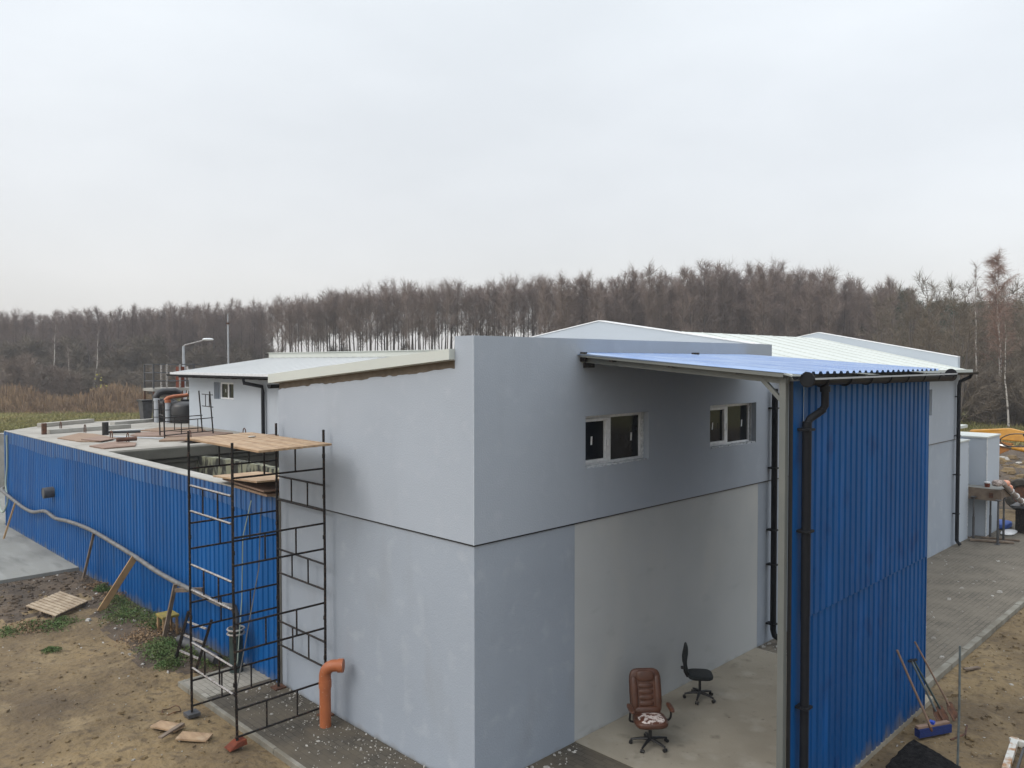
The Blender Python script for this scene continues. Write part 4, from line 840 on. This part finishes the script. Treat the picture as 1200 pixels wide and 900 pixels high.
# ------------------------------------------------------------------ annex and things at far right
an = thing('annex', 'low pale blue grey annex with white edges beyond the far downpipe', 'building', (22.5, .5, 0))
MB().box(20.31, 21.3, .0, 3.5, -.1, 3.16).build('wall', 'render_light', an)
MB().box(22.05, 23.6, -.32, 3.5, -.1, 3.20).build('wall', 'render_light', an)
MB().box(21.302, 22.05, .30, 3.5, -.1, 3.1).build('recess_wall', 'render', an)
m = MB(); m.box(20.31, 21.36, -.03, 3.5, 3.162, 3.20); m.box(22.02, 23.64, -.35, 3.5, 3.202, 3.25); m.box(20.35, 25.6, 1.2, 3.5, 3.255, 3.36); m.build('coping', 'white_roof', an)
m = MB(); m.box(21.29, 21.31, -.012, .10, 0, 3.16); m.box(22.03, 22.16, -.335, -.322, 0, 3.2); m.build('edge_strip', 'white_tape', an)
fm = thing('formwork_table', 'concrete canopy slab cast in wooden formwork on steel props', 'formwork', (21.6, -.5, 0))
MB().box(21.38, 22.6, -.90, .28, 1.60, 1.66).build('fresh_concrete', 'apron', fm)
m = MB(); m.box(21.35, 21.379, -.93, .28, 1.30, 1.67); m.box(21.38, 22.6, -.93, -.901, 1.36, 1.67); m.box(21.38, 22.6, -.90, .28, 1.56, 1.598); m.build('formwork_board', 'woodg', fm)
m = MB(); m.box(21.30, 22.5, -.7, -.6, 1.40, 1.555); m.box(21.30, 22.5, .0, .1, 1.40, 1.555); m.build('joist', 'rust', fm)
for x, y in ((21.08, -.18), (21.7, -.5), (20.85, -.92), (21.5, -.92)):
    m = MB(); m.tube([(x+.2, y, .0), (x+.2, y, 1.38)], .028, 8); m.tube([(x+.2, y, .0), (x+.2, y, .75)], .036, 8); m.box(x+.1, x+.3, y-.07, y+.07, 1.37, 1.395); m.box(x+.1, x+.3, y-.07, y+.07, .008, .02); m.build('steel_prop', 'greypipe', fm, True)
m = MB(); m.bar((21.0, -.15, .05), (21.5, -1.25, .05), .16, .05); m.bar((21.7, -.3, .04), (22.0, -1.3, .04), .14, .04); m.build('sole_plate', 'woodg', fm)
b = thing('bucket', 'small red and white bucket on the formwork slab', 'bucket', (21.8, -.35, 1.66)); lathe(MB(), (21.8, -.42, 1.662), [(0, 0), (.07, 0), (.085, .13)]).build('body', 'redshoe', b, True); lathe(MB(), (21.8, -.42, 1.79), [(.088, 0), (.09, .04), (0, .045)]).build('lid', 'white', b, True)
pp = thing('corrugated_tube', 'grey ringed tube leaning down from the formwork with an orange cloth on top', 'tube', (22.5, -.9, 0))
MB().tube([(21.25, -.98, 1.92), (22.7, -1.02, 1.32), (24.7, -1.1, .50)], .085, 12).build('tube', mat('dusty_tube', (.36, .31, .28), .7, .9, 8, (.22, .18, .16)), pp, True)
for t in (.25, .42, .58, .75):
    p_ = Vector((21.25, -.98, 1.92)).lerp(Vector((24.7, -1.1, .5)), t)+Vector((0, 0, .01)); d = Vector((3.45, -.12, -1.42)).normalized()
    MB().tube([p_-d*.02, p_+d*.02], .10, 12).build('ring', 'white', pp, True)
o = MB().ell((21.6, -.97, 1.86), (.20, .13, .10), .8, 14, 10).ell((21.95, -.99, 1.68), (.12, .12, .11), .9, 12, 8).build('orange_cloth', 'orangeb', None, True); tag(o, 'bright orange work cloth bundled on the edge of the formwork', 'cloth')
o = MB().ell((21.2, -.85, 1.90), (.22, .14, .10), .7, 14, 10).build('white_cloth', mat('dirty_white_cloth', (.50, .42, .38), .9, 1, 18, (.10, .07, .06)), None, True); tag(o, 'dirty white cloth bundle beside the orange cloth', 'cloth')
def tyre(x, y, lb, r=.62):
    t = thing('tyre', lb, 'tyre', (x, y, 0)); m = MB(); n = 28; prof_ = [(r*.55, -.14), (r*.62, -.2), (r*.93, -.2), (r, -.14), (r, .14), (r*.93, .2), (r*.62, .2), (r*.55, .14)]
    vs = []
    for k in range(n):
        a = 2*math.pi*k/n
        for q, s in prof_: vs.append((x+s*.7, y+q*math.cos(a), r+.05+q*math.sin(a)))
    k_ = len(prof_); m.add(vs, [(i*k_+j, i*k_+(j+1) % k_, ((i+1) % n)*k_+(j+1) % k_, ((i+1) % n)*k_+j) for i in range(n) for j in range(k_)]).build('tread', 'tyre', t, True)
    MB().tube([(x-.08, y, r+.05), (x+.08, y, r+.05)], r*.54, 20).build('rim', 'rust', t, True)
tyre(27.6, -.15, 'big dirty tyre standing on the soil at the right edge')
bn = thing('work_bench', 'low dark bench on thick black posts behind the leaning tube', 'bench', (24.6, -1.0, 0))
MB().box(23.2, 25.8, -1.5, -.75, .86, .93).build('top', 'greypipe', bn)
for x in (23.6, 24.9): MB().box(x-.16, x+.16, -1.4, -.85, .0, .86).build('post', 'blackm', bn)
o = MB().ell((24.0, -.3, .12), (.5, .3, .12), .6, 14, 8).build('blue_bag', 'bluetarp', None, True); tag(o, 'blue plastic bag on the ground behind the black posts', 'bag')
o = MB().ell((23.1, -.75, .05), (.5, .2, .05), .7, 14, 8).build('white_sack', 'white', None, True); tag(o, 'flat white sack on the paving behind the steel props', 'sack')
# excavator
ex = thing('excavator', 'yellow excavator with its boom stretched out behind the annex', 'excavator', (34, -1.5, 0))
m = MB(); P3 = [(30.0, 2.35, 2.55), (30.0, 2.3, 2.82), (30.3, .9, 2.95), (30.4, .0, 2.75), (30.6, -1.5, 2.3), (30.6, -1.6, 1.9), (30.3, .2, 2.42), (30.2, .9, 2.45)]
m.extr(P3, (.32, .06, 0)); m.build('boom', 'yellow', ex, bevel=.03)
m = MB(); m.extr([(29.9, 1.42, 2.45), (29.9, 1.2, 1.9), (29.9, .85, 2.1), (29.9, .75, 2.35)], (.3, 0, 0)); m.build('link_plate', 'oranged', ex)
m = MB(); m.tube([(29.85, 1.25, 2.3), (29.9, .55, 2.18)], .055, 8); m.tube([(29.9, .1, 2.5), (30.1, -1.2, 2.0)], .055, 8); m.build('cylinder_rod', 'chrome', ex, True)
m = MB(); m.tube([(29.9, .75, 2.22), (29.9, .1, 2.12)], .095, 10); m.tube([(29.9, -.2, 2.38), (30.0, -1.1, 2.05)], .10, 10); m.build('cylinder', 'yellow', ex, True)
m = MB(); m.tube(smooth_path([(29.85, .2, 2.8), (29.8, .8, 2.75), (29.8, 1.15, 2.5), (29.8, .9, 2.28), (29.85, .3, 2.3)]), .025, 6); m.tube([(29.9, .3, 2.75), (29.84, .3, 2.75)], .07, 10); m.build('hydraulic_hose', 'blackp', ex, True)
m = MB(); m.box(30.2, 33.4, -5.4, -1.6, 1.0, 2.2); m.build('body', 'yellow', ex, bevel=.08); MB().box(30.4, 31.8, -3.0, -1.9, 2.2, 3.3).build('cab', 'glass', ex, bevel=.08)
for x in (30.1, 32.8): MB().box(x, x+.6, -5.6, -1.4, -.05, .9).build('track', 'tyre', ex, bevel=.2)
debris('rubble_heap', 420, lambda r: (lambda x, y: (x, y, gz(x, y)))(r.uniform(32, 48), r.uniform(-1, 8)), .08, .35, 'soil', 'heap of earth and rubble beyond the annex', 31)
debris('rubble_heap', 60, lambda r: (lambda x, y: (x, y, gz(x, y)))(r.uniform(36, 46), r.uniform(0, 6)), .08, .25, 'chip', 'pale concrete lumps on the earth heap beyond the annex', 32)
# rubble heap at far left beyond the tank
debris('rubble_heap', 120, lambda r: (lambda t: (2.5+t*9+r.uniform(-1, 1), 44+r.uniform(-3, 3)+t*0, abs(r.gauss(0, .35))+.2))(r.random()), .12, .5, 'chip', 'pile of broken boards and concrete beyond the far end of the tank', 33)
debris('rubble_heap', 100, lambda r: (lambda t: (2.5+t*9+r.uniform(-1, 1), 44+r.uniform(-3, 3)+t*0, abs(r.gauss(0, .3))+.1))(r.random()), .12, .5, 'woodg', 'brown boards piled beyond the far end of the tank', 34)
o = MB().box(.4, 2.6, 33.6, 34.1, 1.9, 2.5).box(-4, 3.2, 33.5, 34.2, .0, 1.9).build('concrete_block_wall', 'concrete'); tag(o, 'low grey concrete wall at the left edge beyond the tank', 'wall')
o = MB().ell((1.2, 33.8, 2.65), (.5, .3, .25), .8, 14, 8).build('blue_bundle', 'bluetarp', None, True); tag(o, 'blue and white bundle on the low wall at the left edge', 'bundle')
# ------------------------------------------------------------------ trees
fw_ = Vector((math.cos(YAW), math.sin(YAW), 0)); rt_ = Vector((math.sin(YAW), -math.cos(YAW), 0))
def at(u, D): p = Vector((CAM.x, CAM.y, 0))+fw_*D+rt_*((u-600)/926.8*D); return p
def tube_np(V, F, pts, rs, n=3):
    b = len(V); ref = Vector((1, .3, 0))
    m_ = len(pts)
    for i, p in enumerate(pts):
        d = (pts[min(i+1, m_-1)]-pts[max(i-1, 0)]).normalized(); x = d.cross(ref).normalized(); y = x.cross(d)
        for k in range(n): a = 2*math.pi*k/n; q = p+(x*math.cos(a)+y*math.sin(a))*rs[i]; V.append((q.x, q.y, q.z))
    for i in range(m_-1):
        for k in range(n): F.append((b+i*n+k, b+i*n+(k+1) % n, b+(i+1)*n+(k+1) % n, b+(i+1)*n+k))
def prof_dome(q): return (.72+.28*math.sin(min(1, q*1.15)*math.pi))*(1-.26*q)
def prof_cone(q): return 1-.72*q**1.3
def tree_mesh(seed, h, cs, spread, nb=24, nsub=6, ntw=7, tw=.028, r0=.16, twl=(.5, 1.2), elev=(30, 65), droop=0, forks=1, wob=.25, prof=prof_cone):
    r = random.Random(seed); TV, TF, BV, BF = [], [], [], []; tops = []
    for f in range(forks):
        pts = []; a = r.uniform(0, 6.28); lean = Vector((math.cos(a), math.sin(a), 0))*(.0 if forks == 1 else r.uniform(.1, .22)*h*.6)
        x = y = 0; hh = h*(1 if f == 0 else r.uniform(.8, .97))
        for i in range(9):
            t = i/8; x += r.uniform(-wob, wob)*.35; y += r.uniform(-wob, wob)*.35; pts.append(Vector((x, y, 0))+lean*t+Vector((0, 0, -.3+(hh+.3)*t)))
        tube_np(TV, TF, pts, [max(.015, r0*(1-t/8)**.8*(1 if t else 1.3)) for t in range(9)], 6)
        tops.append((pts, hh))
    tw_ = []
    for pts, hh in tops:
        for i in range(nb//forks):
            t = cs+(1-cs)*((i+r.random())/(nb//forks))**.85; t = min(t, .985); fi = t*8; k = int(fi); base = pts[k].lerp(pts[min(k+1, 8)], fi-k)
            rel = (t-cs)/(1-cs); ln = spread*prof(rel)*r.uniform(.65, 1.12); az = r.uniform(0, 6.283); el = R(r.uniform(*elev)+18*rel)
            d = Vector((math.cos(az)*math.cos(el), math.sin(az)*math.cos(el), math.sin(el))); bp_ = [base]; p = base.copy(); dd = d.copy()
            for s in range(4): dd = (dd+Vector((r.uniform(-.2, .2), r.uniform(-.2, .2), .12-droop*.2*s))).normalized(); p = p+dd*ln/4; bp_.append(p.copy())
            rb = max(.018, r0*.34*(1-t*.7)); tube_np(BV, BF, bp_, [rb, rb*.75, rb*.5, rb*.35, .008], 3)
            for s in range(nsub):
                q = r.uniform(.25, 1); k = min(int(q*4), 3); b1 = bp_[k].lerp(bp_[k+1], q*4-k); d1 = (dd+Vector((r.gauss(0, .7), r.gauss(0, .7), r.gauss(.15-droop*.6, .4)))).normalized(); l1 = ln*r.uniform(.25, .5)
                e1 = b1+d1*l1; md = b1.lerp(e1, .5)+Vector((r.gauss(0, .06), r.gauss(0, .06), .05)); tube_np(BV, BF, [b1, md, e1], [.014, .010, .005], 3)
                for w_ in range(ntw): z = r.random(); tw_.append((tuple(b1.lerp(e1, z)), tuple(d1)))
    if tw_:
        B0 = np.array([a for a, b in tw_]); D0 = np.array([b for a, b in tw_]); rg = np.random.RandomState(seed); n = len(B0)
        D = D0*.8+rg.randn(n, 3)*.55; D[:, 2] += .15-droop; D /= np.linalg.norm(D, axis=1)[:, None]; S_ = np.cross(D, rg.randn(n, 3)); S_ /= np.linalg.norm(S_, axis=1)[:, None]; ln = rg.uniform(twl[0], twl[1], n)[:, None]
        TWV = np.concatenate([B0-S_*tw/2, B0+S_*tw/2, B0+D*ln+S_*.004, B0+D*ln-S_*.004], 1).reshape(-1, 3)
        b = len(BV); BVn = np.concatenate([np.array(BV).reshape(-1, 3), TWV]); BFn = np.concatenate([np.array(BF).reshape(-1, 4), (np.arange(4*n)+b).reshape(n, 4)])
    else: BVn, BFn = np.array(BV), np.array(BF)
    return (np.array(TV), np.array(TF)), (BVn, BFn)
rows = [tree_mesh(150+i, 14.6, .53+.04*(i % 3), 3.1, 32, 6, 7, .019, .17, (.4, 1.1), (38, 70), prof=prof_dome) for i in range(6)]
alders = [tree_mesh(100+i, 14.6, .36+.04*(i % 3), 3.0, 36, 7, 10, .022, .16, (.35, 1.0), (42, 72), prof=prof_dome) for i in range(8)]
broads = [tree_mesh(200+i, 13, .10, 4.6, 30, 7, 7, .030, .20, (.5, 1.2), (20, 60), 0, 2) for i in range(5)]
def inst(kind, data, p, s, rz, label, cat, group, mt, mc, cache={}):
    key = (id(data), mt, mc)
    if key not in cache: cache[key] = (raw('trunk', *data[0], mt), raw('crown', *data[1], mc))
    t = thing(kind, label, cat, p, group)
    for nm, me_ in zip(('trunk', 'crown'), cache[key]):
        o = bpy.data.objects.new(nm, me_); COL.objects.link(o); o.parent = t
    t.scale = (s[0], s[0], s[1]); t.rotation_euler = (0, 0, rz); return t
rt = random.Random(11)
def top_h(u):    # height of the tree line over the horizon, from the skyline of the wood
    pts = [(-60, 370), (60, 364), (180, 360), (300, 355), (330, 352), (420, 340), (520, 336), (640, 330), (720, 322), (800, 320), (880, 313), (900, 309), (960, 322), (1040, 338), (1130, 350), (1260, 345)]
    for (a, b), (c, d) in zip(pts, pts[1:]):
        if a <= u <= c: return b+(d-b)*(u-a)/(c-a)
    return 350
HOR = 424
cnt = 0
# left wood, middle row, right wood as individual trees
zones = [(-70, 312, 4.6, 118, 16, 'bare purple brown tree in the dense wood left of the low wing', 'trees of the left wood', 'twig'),
         (318, 640, 3.1, 108, 9, 'slender bare tree in the row with sky showing between the trunks', 'trees of the middle row', 'twig'),
         (640, 1075, 5.2, 100, 14, 'bare brown tree in the wood behind the grey gables', 'trees of the right wood', 'twig')]
for u0, u1, st_, D0, dep, lb, gp, mc in zones:
    u = u0
    while u < u1:
        D = D0+rt.random()*dep+(max(0, (640-u))/640*8 if u0 < 300 else 0)
        hh = (HOR-top_h(u))/926.8*D+5.7+rt.gauss(-.3, .45 if u < 640 else .8)
        s = hh/16; inst('bare_tree', (rows[rt.randrange(6)] if 312 < u < 640 else alders[rt.randrange(8)]), at(u, D), (s*rt.uniform(.8, 1.15), s), rt.uniform(0, 6.28), lb, 'tree', gp, 'trunk', mc); cnt += 1
        u += st_*rt.uniform(.5, 1.5)
# broad trees at the right, nearer
for u, D, hh in ((1048, 92, 12.5), (1075, 84, 12.6), (1098, 72, 12.6), (1118, 66, 11.6), (1140, 84, 12.6), (1168, 86, 12.5), (1195, 84, 12.8), (1215, 64, 11.5), (1085, 60, 9.5), (1122, 58, 8.5), (1155, 82, 12), (1180, 72, 12), (1205, 74, 12), (1062, 74, 11.5), (1110, 84, 13), (1145, 84, 12.5), (1240, 70, 12), (1225, 58, 10), (1030, 88, 12), (1176, 80, 11), (1208, 75, 9.5)):
    s = hh/13; inst('bare_tree', broads[rt.randrange(5)], at(u, D), (s*rt.uniform(.9, 1.2), s), rt.uniform(0, 6.28), 'broad olive brown bare tree near the right edge', 'tree', 'broad trees at the right', 'trunk', 'twig2')
birch = tree_mesh(305, 16.0, .34, 3.1, 60, 8, 10, .017, .19, (.35, .9), (25, 62), .55, 1, .4); birch2 = tree_mesh(301, 16, .45, 1.9, 22, 4, 4, .024, .13, (.4, .9), (35, 65), 0, 1, .4)
inst('birch_tree', birch, at(1172, 68), (.95, 14.9/16.5), .5, 'tall birch with white trunk and reddish crown above the wood at the right', 'tree', None, 'birch', 'btwig')
inst('birch_tree', birch2, at(1146, 76), (.8, .92), 1.5, 'thin sparse birch standing left of the big birch', 'tree', None, 'birch', 'twig')
inst('birch_tree', birch2, at(1184, 62), (.7, .55), 2.5, 'short birch trunk right of the big birch', 'tree', None, 'birch', 'twig2')
for u, D, s, lb in ((58, 112, .72, 'white stemmed birch at the front of the left wood, leftmost of three'), (108, 110, .66, 'leaning white birch in the middle of the left wood front'), (86, 106, .5, 'short pale birch between the two taller ones in the left wood')):
    t = inst('birch_tree', birch2, at(u, D), (s, s), u, lb, 'tree', None, 'birch', 'twig'); t.rotation_euler[0] = .07
# pines
def pine_mesh(seed, h=14):
    r = random.Random(seed); TV, TF = [], []; tube_np(TV, TF, [Vector((0, 0, -.3)), Vector((.1, 0, h*.5)), Vector((0, .1, h))], [.2, .13, .03], 6)
    rg = np.random.RandomState(seed); P = []
    for i in range(70):
        t = r.uniform(.35, 1)**.9; rad = 2.6*(1-t)**.6+.35; a = r.uniform(0, 6.28); q = r.uniform(.3, 1)*rad; P.append((math.cos(a)*q, math.sin(a)*q, h*t, r.uniform(.35, .75)))
    P = np.array(P); k = rg.randint(0, len(P), 5200); c = P[k]; o_ = rg.randn(5200, 3)*c[:, 3:4]*.55; o_[:, 2] *= .6; p = c[:, :3]+o_
    d = rg.randn(5200, 3); d[:, 2] += .5; d /= np.linalg.norm(d, axis=1)[:, None]; s = np.cross(d, rg.randn(5200, 3)); s /= np.linalg.norm(s, axis=1)[:, None]
    V = np.concatenate([p-s*.03, p+s*.03, p+d*.32+s*.01, p+d*.32-s*.01], 1).reshape(-1, 3)
    return (np.array(TV), np.array(TF)), (V, np.arange(len(V)).reshape(-1, 4))
pines = [pine_mesh(i) for i in (1, 2, 3)]
for i, (u, D, hh) in enumerate(((1035, 110, 15.6), (1052, 108, 14.8), (1060, 112, 15.8), (1075, 110, 13.8), (1095, 106, 13.6), (1112, 108, 14.2), (1128, 104, 13.2), (1150, 104, 13.4), (1168, 100, 13.2), (1192, 98, 13.0), (1018, 112, 14.6), (1044, 104, 13))):
    s = hh/14; inst('pine_tree', pines[i % 3], at(u, D), (s*1.25, s), rt.uniform(0, 6.28), 'dark green pine crown showing behind the bare trees at the right', 'tree', 'pines behind the right wood', 'trunk', 'pine')
# far wood merged: stuff
def merge(name, items, mt, label, part=1):
    VV, FF, n = [], [], 0
    for data, p, s, rz in items:
        for pt in (0, 1):
            V, F = data[pt]; c, si = math.cos(rz), math.sin(rz)
            x = (V[:, 0]*c-V[:, 1]*si)*s[0]+p.x; y = (V[:, 0]*si+V[:, 1]*c)*s[0]+p.y; z = V[:, 2]*s[1]
            VV.append(np.stack([x, y, z], -1)); FF.append(F+n); n += len(V)
    return raw(name, np.concatenate(VV), np.concatenate(FF), mt, label)
it = []
for u0, u1, st_, D0, dep in ((-90, 312, 2.6, 132, 40), (655, 1260, 4.6, 112, 30)):
    u = u0
    while u < u1:
        D = D0+rt.random()*dep; s = ((HOR-top_h(u))/926.8*D+5.7-1.5-rt.random()*1.5)/16; it.append((alders[rt.randrange(8)], at(u, D), (s*1.3, s), rt.uniform(0, 6.28))); u += st_*rt.uniform(.6, 1.4)
o = merge('far_wood', it, 'twig', 'far mass of bare trees filling the wood behind'); o['category'] = 'wood'
bush = [tree_mesh(400+i, 5, .03, 2.4, 26, 7, 8, .03, .07, (.4, .9), (35, 75), 0, 3) for i in range(3)]
it = [(bush[rt.randrange(3)], at(rt.uniform(-40, 320), rt.uniform(103, 116)), (rt.uniform(.9, 1.4), rt.uniform(.5, .95)), rt.uniform(0, 6)) for _ in range(85)]
it += [(bush[rt.randrange(3)], at(rt.uniform(-90, 312), rt.uniform(122, 160)), (2.2, rt.uniform(1.0, 1.8)), rt.uniform(0, 6)) for _ in range(230)]
it += [(bush[rt.randrange(3)], at(rt.uniform(318, 640), rt.uniform(108, 118)), (.9, rt.uniform(.9, 1.5)), rt.uniform(0, 6)) for _ in range(26)]
it += [(bush[rt.randrange(3)], at(rt.uniform(640, 1260), rt.uniform(112, 135)), (2.2, rt.uniform(1.0, 1.8)), rt.uniform(0, 6)) for _ in range(130)]
it += [(bush[rt.randrange(3)], at(rt.uniform(640, 1260), rt.uniform(92, 108)), (1.3, rt.uniform(.6, 1.1)), rt.uniform(0, 6)) for _ in range(60)]
it += [(bush[rt.randrange(3)], at(rt.uniform(1040, 1260), rt.uniform(62, 78)), (1.2, rt.uniform(.5, 1.0)), rt.uniform(0, 6)) for _ in range(50)]
o = merge('undergrowth', it, 'twig2', 'brown bare undergrowth along the foot of the woods'); o['category'] = 'undergrowth'
for i, (u, D, s, hh) in enumerate(((10, 98, 1.3, 1.1), (25, 100, 1.3, 1.2), (40, 99, 1.4, 1.15), (55, 101, 1.2, .95), (72, 100, 1.1, .9), (-8, 99, 1.3, 1.1), (90, 101, 1.1, .75))):
    inst('willow_bush', bush[i % 3], at(u, D), (s, hh), i*1.3, 'pale grey bare willow bush behind the reeds at the left', 'bush', 'willow bushes behind the reeds', 'twig3', 'twig3')
yb = leaf_cloud('leaf_patch', [(*tuple(at(118, 101))[:2], 1.6)], 260, .3, 'yleaf', 3.6, 'few yellow green leaves left on a bush by the wood'); yb['category'] = 'leaves'
# reeds
rg = np.random.RandomState(4); n = 26000
u = rg.uniform(-60, 200, n); D = rg.uniform(85, 100, n) ; P0 = np.array([[CAM.x, CAM.y]])+np.outer(D, [fw_.x, fw_.y])+np.outer((u-600)/926.8*D, [rt_.x, rt_.y])
hgt = 1.9+.6*np.sin(u*.05+1)+rg.uniform(-.7, .5, n)-np.clip((u-165)/30, 0, 1)*1.2; hgt *= np.clip((D-83)/8, .25, 1)*(.75+.5*np.sin(u*.31+D)*.5+.2*np.sin(u*1.3))
B0 = np.c_[P0, np.full(n, -.1)]; d = rg.randn(n, 3)*.13; d[:, 2] = 1; s = rg.randn(n, 3); s[:, 2] = 0; s /= np.linalg.norm(s, axis=1)[:, None]
V = np.concatenate([B0-s*.03, B0+s*.03, B0+d*hgt[:, None]+s*.055, B0+d*hgt[:, None]-s*.02], 1).reshape(-1, 3)
o = raw('reeds', V, np.arange(4*n).reshape(n, 4), 'reed', 'brown dry reeds between the meadow and the left wood')
# rough meadow grass
n = 30000; u = rg.uniform(-80, 240, n); D = rg.uniform(64, 93, n); P0 = np.array([[CAM.x, CAM.y]])+np.outer(D, [fw_.x, fw_.y])+np.outer((u-600)/926.8*D, [rt_.x, rt_.y])
B0 = np.c_[P0, np.full(n, -.15)]; d = rg.randn(n, 3)*.5; d[:, 2] = 1; s = rg.randn(n, 3); s[:, 2] = 0; s /= np.linalg.norm(s, axis=1)[:, None]; hg = rg.uniform(.25, .55, n)[:, None]
V = np.concatenate([B0-s*.06, B0+s*.06, B0+d*hg+s*.02, B0+d*hg-s*.02], 1).reshape(-1, 3)
raw('meadow_grass', V, np.arange(4*n).reshape(n, 4), 'grass', 'green and yellow grass of the meadow before the reeds')
n = 16000; u = rg.uniform(1120, 1290, n); D = rg.uniform(50, 76, n); P0 = np.array([[CAM.x, CAM.y]])+np.outer(D, [fw_.x, fw_.y])+np.outer((u-600)/926.8*D, [rt_.x, rt_.y])
B0 = np.c_[P0, np.full(n, -.15)]; d = rg.randn(n, 3)*.4; d[:, 2] = 1; s = rg.randn(n, 3); s[:, 2] = 0; s /= np.linalg.norm(s, axis=1)[:, None]; hg = rg.uniform(.3, .9, n)[:, None]
V = np.concatenate([B0-s*.05, B0+s*.05, B0+d*hg+s*.02, B0+d*hg-s*.02], 1).reshape(-1, 3)
raw('meadow_grass', V, np.arange(4*n).reshape(n, 4), 'grass', 'rough green grass beyond the earth heap at the right')
# ------------------------------------------------------------------ haze
HZ = .0007
hm = bpy.data.materials.new('haze'); hm.use_nodes = True; t = hm.node_tree; t.nodes.clear()
ho = t.nodes.new('ShaderNodeOutputMaterial'); pv = t.nodes.new('ShaderNodeVolumePrincipled'); pv.inputs['Density'].default_value = HZ; pv.inputs['Color'].default_value = (.86, .88, .92, 1); pv.inputs['Anisotropy'].default_value = .2
t.links.new(pv.outputs[0], ho.inputs['Volume'])
MT['haze'] = hm
if HZ > 0: tag(MB().box(-60, 260, -60, 260, -3, 26).build('haze', 'haze'), 'thin pale winter haze in the air', 'haze', kind='stuff')
print('trees', cnt)
